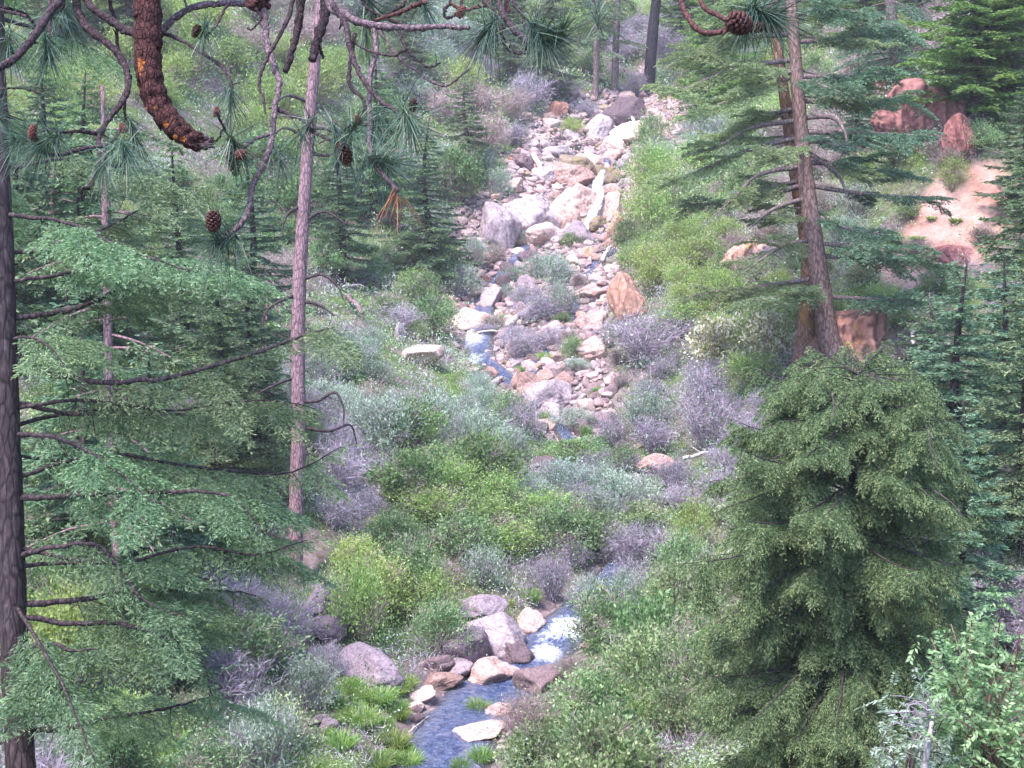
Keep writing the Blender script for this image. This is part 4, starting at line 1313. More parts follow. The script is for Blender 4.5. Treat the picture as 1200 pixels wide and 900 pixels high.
BR = [  # pixels, start width, end width, depth, drift, material
    ([(78, -70), (72, -6), (60, 12), (45, 35), (20, 66), (-4, 82)], 10, 8, 4.8, -.3, 0), ([(-30, 4), (4, 9), (22, 13), (36, 22), (41, 32)], 4, 3, 5, .2, 0), ([(-20, 8), (10, 14), (30, 19), (38, 26)], 4, 3, 4.8, 0, 0),
    ([(59, -30), (58, 10), (58, 42), (57, 66)], 4, 3, 4.9, -.2, 0), ([(75, -20), (74, 4), (71, 14)], 4, 2, 5, 0, 0),
    ([(80, -75), (88, -6), (97, 26), (120, 46), (138, 62), (149, 86), (149, 108), (135, 130), (118, 155), (116, 172), (117, 188), (109, 209), (104, 220), (96, 221)], 10, 3.5, 5.1, -.5, 0),
    ([(70, -70), (100, -3), (116, 15), (140, 31), (156, 39), (172, 50)], 9, 9, 5.0, -.1, 0), ([(125, -50), (129, 2), (137, 30), (138, 55), (148, 78)], 4, 4, 5.1, 0, 0),
    ([(115, 157), (95, 154), (68, 155), (51, 152)], 5, 3, 4.8, -.2, 0), ([(119, 172), (95, 175), (75, 181), (60, 181), (49, 176), (38, 154)], 5, 4, 4.65, -.3, 0),
    ([(120, 173), (134, 163), (142, 151)], 4, 3, 4.7, .1, 0), ([(121, 179), (129, 193), (141, 194), (148, 184)], 4, 3, 4.7, -.2, 0), ([(150, 100), (146, 130), (152, 150), (160, 168)], 4, 2, 4.9, .2, 0),
    ([(172, 60), (186, 44), (200, 25), (225, 9), (255, 4), (286, 4), (306, 5), (340, -40)], 8, 8, 5.0, .1, 1), ([(190, 38), (214, 48), (240, 64), (262, 80), (272, 105), (270, 132)], 5, 3, 5.0, -.3, 0),
    ([(266, 6), (252, 32), (237, 45)], 3, 2.5, 5.0, -.2, 0), ([(220, 10), (216, -4), (222, -30)], 3, 3, 5, 0, 1),
    ([(306, -70), (310, 18), (312, 45), (318, 70), (327, 98), (322, 125), (318, 165), (310, 190), (296, 220), (290, 250), (275, 270), (254, 286)], 8, 5, 5.0, -.5, 1),
    ([(355, -70), (342, 6), (326, 45), (312, 70), (304, 98), (309, 116), (311, 132)], 6, 2, 4.9, -.2, 0), ([(300, 10), (306, 22), (296, 34), (290, 32)], 3, 2, 4.9, 0, 0),
    ([(325, 129), (345, 136), (358, 143), (365, 153), (384, 163), (402, 169)], 5, 4, 4.8, -.3, 0), ([(392, 165), (404, 152), (418, 141)], 3, 3, 4.55, -.1, 0),
    ([(318, 157), (300, 163), (288, 171), (281, 178)], 4, 4, 4.75, -.2, 1), ([(282, 172), (268, 158), (259, 143), (254, 131)], 3, 3, 4.6, -.1, 0), ([(262, 150), (256, 162), (252, 166)], 3, 2, 4.6, 0, 0),
    ([(355, -72), (352, 5), (349, 30), (342, 60), (335, 84)], 11, 7, 5.0, 0, 0), ([(386, -75), (382, -4), (380, 20), (372, 46), (366, 70)], 13, 10, 5.05, -.1, 0), ([(373, 52), (377, 62), (379, 68)], 4, 3, 5, 0, 0),
    ([(372, -75), (386, 2), (402, 16), (430, 28), (480, 33), (520, 31), (551, 33)], 12, 5, 4.95, -.3, 1), ([(390, 6), (405, 30), (410, 55), (418, 80), (430, 100), (448, 120), (462, 128), (474, 145), (486, 149)], 7, 4, 4.8, -.4, 0),
    ([(416, 40), (412, 62), (409, 98), (424, 114), (431, 134), (434, 152)], 5, 4, 4.85, -.1, 0), ([(437, 28), (441, 58), (434, 90), (433, 130), (434, 172), (440, 194), (454, 210), (466, 224)], 6, 5, 4.8, -.3, 1),
    ([(414, 50), (434, 60), (460, 65), (477, 57)], 3, 3, 4.8, -.2, 0), ([(467, 34), (475, 55), (490, 72), (505, 78), (516, 74)], 4, 2, 4.9, -.2, 0), ([(444, 35), (464, 65), (490, 85), (510, 98), (526, 100), (541, 88), (551, 80)], 3, 2.5, 4.9, -.2, 1),
    ([(470, -70), (476, -4), (462, 12), (440, 24)], 5, 4, 4.95, 0, 0), ([(430, -60), (425, 0), (450, 20), (482, 32)], 4, 4, 4.95, 0, 0), ([(440, 24), (470, 14), (488, 6), (500, 2)], 4, 6, 4.8, -.1, 2),
    ([(520, -70), (528, -4), (521, 10), (522, 20), (531, 19), (540, 8), (541, -10)], 4, 3, 4.9, 0, 0), ([(528, 4), (544, 11), (560, 8), (575, 2), (590, -30)], 4, 4, 4.9, 0, 2),
    ([(565, 0), (580, 14), (586, 32), (593, 54), (605, 62), (618, 62)], 4, 3, 4.85, -.2, 0), ([(592, -70), (584, -6), (592, 20), (610, 42), (625, 50), (644, 47)], 8, 6, 4.9, -.4, 0), ([(590, -10), (602, 4), (612, 18), (616, 32), (624, 36)], 5, 3, 4.8, -.1, 0),
    ([(598, -70), (594, -6), (594, 18), (588, 34), (571, 41)], 6, 6, 4.95, -.2, 2), ([(660, 48), (655, 35), (660, 28)], 3, 3, 4.5, 0, 2),
    ([(785, -90), (797, -6), (806, 20), (822, 37), (842, 38), (860, 30)], 7, 6, 4.7, -.2, 2), ([(810, -92), (820, -2), (842, 18), (862, 27), (895, 30)], 6, 5, 4.7, -.2, 2),
    ([(0, 105), (25, 103), (48, 110)], 3, 2, 5.1, 0, 0), ([(-5, 178), (-2, 170), (6, 165)], 4, 3, 4.9, 0, 0),
]
M['bark_limb_red'] = bark_mat('bark_limb_red', (.03, .013, .012), (.085, .036, .031), (.16, .075, .06), 30, .7, bump=.4)
BM = ['bark_limb', 'bark_limb_pink', 'bark_limb_red']
for pix, w0, w1, d, dr, mi in BR:
    n = len(pix)
    pts = pline(F(pix, d, dr), 8)
    wob = rng.normal(size=(len(pts), 3)) * .0013
    pts = pts + wob
    k = len(pts)
    rr_ = np.linspace(w0, w1, k) * .5 * d / FPX * (1 + rng.normal(size=k) * .06)
    rr_[::7] *= 1.16
    mm = MB()
    add_tube(mm, pts, rr_, 9, rough=.07)
    for q in range(max(0, int(k / 16))):    # short spurs
        i0 = int(rng.integers(3, k - 1))
        dd = unit(rng.normal(size=3) + np.array([0, 0, -.3]))
        add_tube(mm, [pts[i0], pts[i0] + dd * rng.uniform(.015, .035)], [rr_[i0] * .6, rr_[i0] * .35], 5)
    mm.build('branch', M[BM[mi]], fp, True)
# burl at the top
v = rock_shape(61, 10, .12) * np.array([.042, .04, .026])
MB().add(v + F([(302, 2)], 4.95)[0], ICO4[1]).build('burl', M['bark_orange'], fp, True)

TU = [  # px, py, depth, direction in the picture (dx, dy), needles, length px, spread
    (57, 68, 4.7, (0, 1), 130, 52, 1.0), (44, 174, 4.35, (-.5, .4), 150, 58, 1.3), (16, 165, 4.7, (-.6, .1), 110, 55, 1.2), (38, 152, 4.4, (-.1, -1), 60, 30, .8), (150, 184, 4.5, (.3, .6), 110, 50, 1.2),
    (237, 44, 4.8, (-.1, .6), 90, 40, 1.2), (282, 180, 4.55, (.2, .5), 150, 55, 1.3), (250, 284, 4.5, (-.5, .2), 170, 60, 1.5), (248, 268, 4.5, (-.4, -.8), 70, 45, .9), (350, 158, 4.6, (-.5, .5), 90, 50, 1.2),
    (403, 170, 4.5, (.4, .8), 140, 50, 1.1), (419, 141, 4.4, (.3, -.5), 110, 50, 1.2), (456, 192, 4.6, (.6, .2), 170, 60, 1.4), (484, 149, 4.4, (.3, .5), 190, 58, 1.4), (566, 42, 4.7, (-.6, .8), 200, 62, 1.0), (640, 47, 4.45, (.7, .8), 210, 58, 1.05),
    (660, 36, 4.45, (.5, -.9), 80, 48, .6), (655, 40, 4.4, (1, .1), 70, 50, .7), (908, 22, 4.45, (.7, .35), 220, 66, 1.05), (870, 34, 4.5, (-.2, 1), 60, 48, .9), (893, 14, 4.5, (.4, -.4), 110, 60, 1.1), (120, 195, 4.6, (-.2, .7), 90, 45, 1.2), (60, 20, 5.0, (-.4, .5), 130, 55, 1.3), (430, 40, 5.0, (.2, .9), 110, 58, 1.0),
    (445, 20, 5.0, (.4, .6), 110, 60, 1.1), (160, 165, 4.9, (.2, .9), 90, 50, 1.1), (272, 130, 4.6, (.1, .8), 80, 45, 1.1), (434, 150, 4.7, (-.3, .7), 110, 52, 1.3), (500, 8, 4.8, (.5, .6), 110, 50, 1.2), (330, 190, 4.9, (.3, .6), 60, 48, 1.3),
    (700, 10, 4.9, (.0, -.9), 70, 50, 1.3), (120, 260, 5.2, (0, .5), 0, 50, 1.2), (10, 60, 4.9, (-.2, .8), 90, 50, 1.2), (0, 140, 4.9, (.4, .5), 110, 52, 1.3), (85, 30, 5.2, (.1, .8), 90, 50, 1.1)]
for px, py, d, (dx, dy), n, lp_, spread in TU:
    if n == 0:
        continue
    n = int(n * 1.45)
    c = P(px, py, d) - pb
    ax = unit(np.array([dx, rng.normal() * .3 - .15, -dy * 1.0]))
    dd = unit(ax[None] * rng.uniform(.5, 1.1, n)[:, None] + rng.normal(size=(n, 3)) * spread * .68)
    ln = lp_ * d / FPX * rng.uniform(.5, 1.2, n)
    bs = c - ax * (rng.uniform(0, .09, n))[:, None] + dd * .006
    mm = MB()
    mm.add(*arcs(bs, dd, ln, .0030, rng, sag=.16, seg=4, var=np.clip(rng.random(n) * .75 + (rng.random(n) > .93) * .3, 0, 1)), 0) if False else None
    v, f, a = arcs(bs, dd, ln, .0026, rng, sag=.14, seg=4, var=np.clip(rng.random(n) * .72 + (rng.random(n) > .93) * .3, 0, 1))
    mm.add(v, f, 0, a)
    mm.build('needle_tuft', M['needle_pine'], fp)
# dead orange needles hanging from the pinkish branch
mm = MB()
for cx_, cy_, dx_, n in ((464, 222, -.45, 15), (472, 232, .75, 9), (467, 228, .05, 8)):
    c = P(cx_, cy_, 4.5) - pb
    dd = unit(np.array([dx_, 0, -1.0]) + rng.normal(size=(n, 3)) * np.array([.16, .25, .1]))
    v, f, a = arcs(c + rng.normal(size=(n, 3)) * .006, dd, rng.uniform(.07, .17, n), .0034, rng, sag=.05, seg=3)
    mm.add(v, f, 0, a)
mm.build('dead_needles', M['needle_dead'], fp)


def cone_mb(length, radius, seed, scale_open=.5):
    rr = np.random.default_rng(seed)
    mb = MB()
    n = 74
    k = np.arange(n)
    t = (k + .5) / n
    ang = k * 2.39996
    prof = np.sin(np.pi * (t * .86 + .10)) ** .75
    for i in range(n):
        r = radius * prof[i] * .62
        o = np.array([math.cos(ang[i]), math.sin(ang[i]), 0])
        s = np.array([-o[1], o[0], 0])
        z = -length * .5 + length * t[i]
        L_ = radius * (.35 + .5 * prof[i])
        d = unit(o + UP * scale_open * (t[i] - .15) * 1.6)
        u = np.cross(d, s)
        w = radius * .34 * (.5 + prof[i] * .5)
        b = o * r * .55 + UP * z
        tip = b + d * L_
        th = radius * .10
        q = [b - s * w * .4, b + s * w * .4, tip + s * w * .75 + u * th, tip + d * w * .35, tip - s * w * .75 + u * th]
        q2 = [p - u * th * (1 if j < 2 else 2.4) for j, p in enumerate(q)]
        V = np.array(q + q2)
        mb.add(V, [[0, 1, 2, 4], [9, 7, 6, 5], [4, 2, 7, 9], [0, 4, 9, 5], [1, 6, 7, 2]], 0, rr.random())
    v = ICO4[0][::1]
    mb.add(v * np.array([radius * .5, radius * .5, length * .46]), ICO4[1])
    return mb


CN = [(250, 259, 4.45, 13, 9, 0, 'cone'), (273, 188, 4.6, 22, 7, .1, 'cone_green'), (404, 180, 4.45, 15, 8, 0, 'cone'), (866, 27, 4.4, 17, 13, 1.3, 'cone'), (484, 123, 4.5, 10, 5, .5, 'cone'), (230, 36, 4.8, 9, 5, .3, 'cone'),
      (38, 155, 4.3, 11, 5, .2, 'bud'), (282, 181, 4.5, 9, 6, 1.4, 'bud'), (254, 131, 4.55, 7, 4, .1, 'bud'), (144, 150, 4.7, 7, 4, .2, 'bud'), (420, 140, 4.4, 7, 4, .5, 'bud'), (888, 32, 4.45, 12, 6, 1.5, 'bud'), (540, 14, 4.9, 9, 5, .4, 'bud'), (570, 40, 4.75, 8, 5, 1.2, 'bud'), (644, 45, 4.5, 8, 5, 1.0, 'bud')]
for k, (px, py, d, hl, hr, tilt, mt) in enumerate(CN):
    s = d / FPX
    o = cone_mb(hl * 2 * s * .8, hr * s * .9, k, .35 if mt == 'bud' else .6).build('pine_cone' if mt != 'bud' else 'bud', M[mt], fp)
    o.location = Vector(P(px, py, d) - pb)
    o.rotation_euler = (.3, tilt + math.pi * (mt != 'bud'), k * 1.1)

# ------------------------------------------------------------------ charred and thin background trunks
def pole(pix, widths, matname, name, label, group, dead=4, crown=None, ext=None):
    g = cast(*pix[0])
    d = proj(g)[2]
    S = d / FPX
    o = thing(name, g, label, 'tree', group)
    mm = MB()
    pp = [(pix[0][0], pix[0][1] + 8)] + pix[1:]
    pts = local(pline([P(x, y, d) for x, y in pp], 8), g)
    add_tube(mm, pts, [w * .5 * S for w in widths], 10, rough=.07)
    mm.build('trunk', M[matname], o, True)
    rg = np.random.default_rng(int(pix[0][0] * 7 + pix[0][1]))
    for q in range(dead):
        i0 = int(rg.integers(len(pts) // 4, len(pts) - 1))
        bp = branch_path(pts[i0], rg.random() * 6.28, rg.uniform(.6, 1.6), rg.normal() * .2, .2, rg, 6)
        m2_ = MB()
        add_tube(m2_, bp, [.016, .010, .004], 4)
        m2_.build('dead_branch', M['bark_fir'], o, True)
    if crown:
        cm = MB()
        for q in range(crown[0]):
            i0 = int(rg.integers(int(len(pts) * crown[1]), len(pts) - 1))
            bp = branch_path(pts[i0], rg.random() * 6.28, rg.uniform(.7, 1.1) * crown[2], rg.normal() * .1, .25, rg, 7)
            add_tube(cm, bp, [.03, .01], 4, 1)
            fir_spray(cm, bp, rg, .16, crown[2] * .35, .10, .035, .2, .25, 3, 9)
        cm.build('crown', [M[crown[3]], M[matname]], o)
    return o


pole([(760, 112), (763, 60), (767, 20), (772, -40), (778, -200)], [14, 13, 12, 11, 8], 'bark_char', 'burnt_tree', 'charred pine trunk black at the foot above the rockslide', 'bare trunks on the slopes', 2, (16, .6, 2.2, 'needle_pale'))
pole([(720, 108), (722, 50), (724, -10), (726, -80)], [8, 8, 7, 3], 'bark_grey', 'pine_tree', 'thin hazy trunk straight above the dark root covered boulder', 'bare trunks on the slopes', 3, (18, .35, 2.4, 'needle_pale'))
pole([(698, 118), (699, 60), (700, 10), (701, -60)], [7, 7, 6, 3], 'bark_grey', 'pine_tree', 'thin pale trunk left of the thin hazy trunk at the top', 'bare trunks on the slopes', 3, (16, .3, 2.2, 'needle_pale'))
pole([(1052, 90), (1050, 60), (1046, 30), (1040, -30)], [18, 17, 15, 8], 'bark_grey', 'pine_tree', 'stout greyish trunk standing above the red cliff', 'bare trunks on the slopes', 2, (26, .25, 2.6, 'needle_teal'))
pole([(142, 792), (141, 720), (137, 640), (132, 560), (128, 440), (124, 300), (120, 100)], [13, 13, 12, 12, 11, 9, 4], 'bark_pink', 'pine_tree', 'reddish trunk seen through fir boughs right of the left edge trunk', 'bare trunks on the slopes', 5, (26, .4, 1.6, 'needle_blue'))
pole([(60, 402), (60, 350), (61, 280), (62, 180)], [11, 11, 9, 4], 'bark_pink', 'pine_tree', 'short pale pink trunk far behind the left fir boughs', 'bare trunks on the slopes', 3, (22, .4, 1.8, 'needle_teal'))
pole([(129, 392), (128, 340), (127, 270), (126, 170)], [8, 8, 7, 3], 'bark_pink', 'pine_tree', 'slim reddish trunk beside the short pale pink trunk on the left', 'bare trunks on the slopes', 3, (22, .4, 1.8, 'needle_teal'))
pole([(1196, 130), (1197, 60), (1198, -20), (1198, -120)], [8, 8, 7, 3], 'wood_pale', 'birch_tree', 'slim pale trunk at the top right edge', 'bare trunks on the slopes', 2)
pole([(310, 540), (311, 480), (312, 420), (313, 330)], [6, 6, 5, 2], 'bark_pink', 'pine_tree', 'thin trunk just left of the lone pink trunk', 'bare trunks on the slopes', 3, (18, .3, 1.2, 'needle_blue'))
pole([(100, 690), (99, 620), (97, 520), (95, 380)], [9, 9, 8, 3], 'bark_fir', 'pine_tree', 'brown trunk half hidden between left fir and reddish trunk', 'bare trunks on the slopes', 5, (22, .3, 1.4, 'needle_blue'))

# ------------------------------------------------------------------ background conifers
KINDS = {}


def conifer_kind(key, matname, bark, **kw):
    tr, cr = conifer(**kw)
    KINDS[key] = (tr.mesh('trunk', M[bark], True), cr.mesh('crown', [M[matname], M[bark]]), kw['height'])


conifer_kind('blue_a', 'needle_blue', 'bark_fir', seed=51, height=9, trunk_r=.14, crown_r=1.9, h0=.6, nb=95, spacing=.12, twlen=.55, nl=.10, nw=.032, m2=3, nn=9)
conifer_kind('blue_b', 'needle_teal', 'bark_fir', seed=52, height=7, trunk_r=.11, crown_r=1.5, h0=.4, nb=85, spacing=.11, twlen=.5, nl=.09, nw=.03, m2=3, nn=9)
conifer_kind('bright', 'needle_bright', 'bark_grey', seed=53, height=8, trunk_r=.14, crown_r=2.1, h0=.4, nb=110, spacing=.11, twlen=.6, nl=.10, nw=.036, m2=3, nn=10, shape=.6)
conifer_kind('pale', 'needle_pale', 'bark_grey', seed=54, height=8, trunk_r=.13, crown_r=1.9, h0=.5, nb=85, spacing=.12, twlen=.55, nl=.10, nw=.036, m2=3, nn=9)
conifer_kind('sparse', 'needle_blue', 'bark_grey', seed=55, height=11, trunk_r=.16, crown_r=1.9, h0=3.0, nb=60, spacing=.13, twlen=.55, nl=.10, nw=.03, m2=3, nn=9)


def tree_at(key, px, py, hpx, label=None, rz=None, wide=1.0, g=None):
    """conifer with its foot on the ground below the pixel and hpx pixels tall"""
    g = cast(px, py) if g is None else g
    d = proj(g)[2]
    tm, cm, h0 = KINDS[key]
    s = hpx / FPX * d / h0
    o = thing('fir_tree', g, label, 'tree', 'conifers on the slopes', R.random() * 6.28 if rz is None else rz, (s * wide, s * wide, s))
    for nm, me in (('trunk', tm), ('crown', cm)):
        c = bpy.data.objects.new(nm, me)
        COL.objects.link(c)
        c.parent = o
    if label is None:
        ALL.append((o, 'fir', key))
    return o


def at(x, y):
    return np.array([x, y, float(H(x, y))])


T = tree_at
T('bright', 1146, 138, 235, 'bright green full crowned fir at the top right', wide=1.6)
T('bright', 1186, 120, 210, 'second bright green fir partly behind the full crowned one at the top right', wide=1.6)
T('pale', 1200, 255, 150, 'greyish green fir below the bright full crowned one at the right edge', wide=1.7)
T('blue_b', 1178, 520, 300, 'blue green fir at the right edge behind the dense dark fir', wide=1.35, g=at(9.6, 27.5))
T('blue_b', 1130, 700, 330, 'teal fir touching the right side of the dense dark fir', wide=1.25, g=at(6.6, 20.5))
T('blue_a', 1195, 760, 420, 'tall teal fir cut by the right edge of the picture', wide=1.1, g=at(8.6, 23))
T('blue_a', 505, 330, 190, 'dark fir left of the rockslide behind the hanging dead needles', wide=1.5)
T('blue_b', 1150, 640, 360, 'light teal fir between the dense dark fir and the right edge', wide=1.5, g=at(8.0, 24.5))
T('pale', 1100, 620, 300, 'pale fir behind the right shoulder of the dense dark fir', wide=1.5, g=at(7.8, 26.5))
T('blue_a', 1200, 620, 420, 'largest teal fir on the right edge above the bright leafed shrub', wide=1.3, g=at(10.8, 29.5))
T('pale', 548, 215, 120, 'greyish fir at the upper left of the rockslide', wide=1.5)
T('pale', 640, 120, 150, 'hazy pale fir above the top of the rockslide', wide=1.2)
T('pale', 600, 95, 120, 'hazy pale fir farthest up the draw', wide=1.3)
T('bright', 835, 140, 150, 'yellow green fir behind the upper branches of the leaning trunks', wide=1.5)
T('blue_a', 440, 260, 200, 'blue green fir behind the crooked boughs right of the lone pink trunk', wide=1.4)
# left hillside: firs behind the big left one
for k, (key, px, py, hp, wd) in enumerate([
        ('blue_a', 215, 470, 300, 1.3), ('blue_b', 290, 420, 240, 1.4), ('blue_a', 110, 420, 330, 1.3), ('blue_a', 400, 330, 180, 1.5),
        ('blue_b', 60, 300, 230, 1.4), ('blue_a', 20, 420, 300, 1.3),         ('blue_a', 255, 620, 330, 1.25), ('blue_b', 185, 690, 300, 1.25), ('blue_b', 90, 640, 300, 1.3), ('blue_a', 300, 560, 260, 1.2), ('blue_b', 215, 830, 230, 1.2), ('pale', 480, 120, 120, 1.6),
        ('blue_a', 470, 60, 140, 1.5), ('bright', 560, 40, 120, 1.6), ('pale', 150, 60, 140, 1.7), ('blue_a', 60, 40, 150, 1.5),         ('pale', 690, 50, 110, 1.5), ('bright', 800, 60, 110, 1.7), ('pale', 860, 60, 120, 1.6), ('blue_a', 960, 40, 150, 1.5), ('blue_b', 905, 90, 120, 1.6), ('bright', 1010, 60, 130, 1.5), ('blue_a', 1080, 30, 140, 1.5), ('blue_b', 1000, 180, 110, 1.6), ('pale', 1060, 160, 0, 1)]):
    if hp:
        T(key, px, py, hp, None, wide=wd)
for k in range(60):     # beyond the top of the picture
    x, y = R.uniform(-62, 62), R.uniform(96, 165)
    T(str(R.choice(['blue_a', 'blue_b', 'pale', 'bright', 'sparse'])), 0, 0, 0, None, wide=1.3, g=at(x, y)) if False else None

# ------------------------------------------------------------------ shrubs
def leafy(seed, n_clump=34, per=70, leaf=(.07, .035), dome=(.5, .5, .8), loose=.13, stems=12, upw=.5):
    rng = np.random.default_rng(seed)
    fo, st = MB(), MB()
    u = rng.random((n_clump, 3))
    th = u[:, 0] * 6.28
    rr = np.sqrt(u[:, 1])
    z = .25 + .75 * u[:, 2] ** .8
    cap = np.sqrt(np.clip(1 - (np.maximum(z - .45, 0) / .58) ** 2, .04, 1)) * np.clip(.55 + z, 0, 1)
    c = np.stack([np.cos(th) * rr * dome[0] * cap, np.sin(th) * rr * dome[1] * cap, z * dome[2]], 1)
    c += rng.normal(size=c.shape) * .05
    cs = rng.uniform(.6, 1.35, n_clump)
    cv = rng.random(n_clump)
    n = n_clump * per
    idx = np.repeat(np.arange(n_clump), per)
    p = c[idx] + rng.normal(size=(n, 3)) * (loose * cs[idx])[:, None] * np.array([1, 1, .8])
    p[:, 2] = np.maximum(p[:, 2], .02)
    d = unit(p - np.array([0, 0, dome[2] * .2])) * .6 + rng.normal(size=(n, 3)) * .7 + UP * upw
    v, f, a = blades(p, d, leaf[0] * rng.uniform(.6, 1.3, n), leaf[1] * rng.uniform(.7, 1.2, n), rng, np.clip(cv[idx] * .55 + rng.random(n) * .45, 0, 1))
    fo.add(v, f, 0, a)
    for k in range(30):
        tgt = c[int(rng.integers(n_clump))] * np.array([1, 1, 1.0])
        dv = unit(tgt - np.array([0, 0, dome[2] * .1]) + rng.normal(size=3) * .12)
        e0, ln = tgt * .9, rng.uniform(.14, .34)
        m = 26
        t_ = rng.random(m)
        pp = e0 + dv * (t_ * ln)[:, None] + rng.normal(size=(m, 3)) * .012
        v, f, a = blades(pp, dv * .6 + rng.normal(size=(m, 3)) * .6, leaf[0] * rng.uniform(.6, 1.1, m), leaf[1], rng, np.clip(.35 + t_ * .4 + rng.random(m) * .25, 0, 1))
        fo.add(v, f, 0, a)
        add_tube(st, [e0 * .5, e0, e0 + dv * ln], [.007, .005, .002], 3, rng=rng)
    for k in range(stems):
        tgt = c[int(rng.integers(n_clump))]
        b = np.array([tgt[0] * .15, tgt[1] * .15, -.05]) + rng.normal(size=3) * .03
        mid = (b + tgt) * .5 + rng.normal(size=3) * .05 + UP * .05
        add_tube(st, pline([b, mid, tgt], 4), [.012, .009, .004], 4, rng=rng)
    return fo, st


def twiggy(seed, n=34, r=.5, h=.8, leafn=0, droop=.0):
    rng = np.random.default_rng(seed)
    tw, st = MB(), MB()
    for k in range(n):
        a = rng.random() * 6.28
        e = rng.uniform(0, 1) ** .6
        tgt = np.array([math.cos(a) * r * e, math.sin(a) * r * e, h * rng.uniform(.6, 1) * (1 - .35 * e * e)])
        b = np.array([math.cos(a), math.sin(a), 0]) * .07 * rng.random() - UP * .05
        path = pline([b, (b + tgt) * .5 + UP * .12 + rng.normal(size=3) * .12, tgt + UP * -droop + rng.normal(size=3) * .08], 4)
        add_tube(st, path, [.008, .005, .002], 4, rng=rng)
        m = 64
        i0 = rng.integers(2, len(path), m)
        base = path[i0] + rng.normal(size=(m, 3)) * .03
        d = unit(path[i0] - path[np.maximum(i0 - 2, 0)]) + rng.normal(size=(m, 3)) * .65 + UP * (.15 - droop)
        v, f, at_ = blades(base, d, rng.uniform(.06, .2, m), .006, rng, np.clip(rng.random(m), 0, 1))
        tw.add(v, f, 0, at_)
        tip = base + unit(d) * .12
        d2 = d + rng.normal(size=(m, 3)) * .7
        v, f, at_ = blades(tip, d2, rng.uniform(.05, .15, m), .005, rng)
        tw.add(v, f, 0, at_)
    if leafn:
        p = rng.normal(size=(leafn, 3)) * np.array([r * .45, r * .45, h * .25]) + UP * h * .55
        v, f, at_ = blades(p, rng.normal(size=(leafn, 3)) + UP * .5, .05, .022, rng)
        tw.add(v, f, 1, at_)
    return tw, st


def tuft(seed, n=620, h=.5, spread=.75):
    rng = np.random.default_rng(seed)
    mb = MB()
    a = rng.random(n) * 6.28
    r = .13 * np.sqrt(rng.random(n))
    b = np.stack([np.cos(a) * r, np.sin(a) * r, np.full(n, -.02)], 1)
    d = np.stack([np.cos(a) * spread * rng.random(n), np.sin(a) * spread * rng.random(n), np.ones(n)], 1)
    v, f, at_ = arcs(b, d, h * rng.uniform(.4, 1.25, n), .009, rng, sag=.5, seg=4)
    return mb.add(v, f, 0, at_)


SH = {}


def reg(kind, k, fo, st, fmats, smat):
    if len(fmats) == 1:
        tw2, st2 = twiggy(900 + k + len(SH) * 9, n=9, r=.5, h=.95)
        st.join(tw2).join(st2)
        smat = 'twig_tan' if kind != 'sage' else 'twig_lilac'
    both = MB().join(fo)
    nm = len(fmats)
    both.join(st, nm)
    SH.setdefault(kind, []).append((fo.mesh('foliage', fmats), st.mesh('stems', M[smat]), both.mesh('shrub', fmats + [M[smat]])))


for k in range(4):
    reg('green', k, *leafy(200 + k, leaf=(.058, .03), per=105), [M['leaf_green']], 'stem')
    reg('yellow', k, *leafy(210 + k, leaf=(.055, .026), loose=.16, per=100), [M['leaf_yellow']], 'stem')
    reg('sage', k, *leafy(220 + k, leaf=(.062, .018), loose=.16, upw=.8, per=90), [M['leaf_sage']], 'stem')
    reg('dark', k, *leafy(230 + k, leaf=(.062, .034), loose=.13, per=105), [M['leaf_dark']], 'stem')
    reg('lilac', k, *twiggy(240 + k, leafn=420, droop=.05 * (k % 3)), [M['twig_lilac'], M['leaf_sage']], 'twig_lilac')
    reg('tan', k, *twiggy(250 + k, leafn=260, droop=.08), [M['twig_tan'], M['leaf_green']], 'twig_tan')
for k in range(3):
    reg('flower', k, *leafy(260 + k, leaf=(.075, .05), loose=.14), [M['leaf_flower']], 'stem')
for k in range(5):
    SH.setdefault('grass', []).append(tuft(270 + k).mesh('grass_tuft', M['grass']))

NMS = {'green': ('leafy_shrub', 'leafy shrub'), 'yellow': ('yellow_shrub', 'yellow shrub'), 'sage': ('sage_bush', 'sage bush'), 'dark': ('dark_shrub', 'dark shrub'), 'lilac': ('twiggy_bush', 'twiggy bush'), 'tan': ('dry_bush', 'dry bush'), 'flower': ('flowering_shrub', 'flowering shrub')}
KT = {'green': 'leafy green shrub', 'yellow': 'yellow green shrub', 'sage': 'silvery sage green shrub', 'dark': 'dark green shrub', 'lilac': 'bare lilac grey shrub', 'tan': 'dry brownish twiggy shrub',
      'flower': 'white flowering shrub', 'grass': 'bright green grass clump'}
GT = {'green': 'leafy green shrubs', 'yellow': 'yellow green shrubs', 'sage': 'sage green shrubs', 'dark': 'dark green shrubs', 'lilac': 'bare lilac grey shrubs', 'tan': 'dry twiggy shrubs', 'flower': 'white flowering shrubs', 'grass': 'bright grass clumps'}


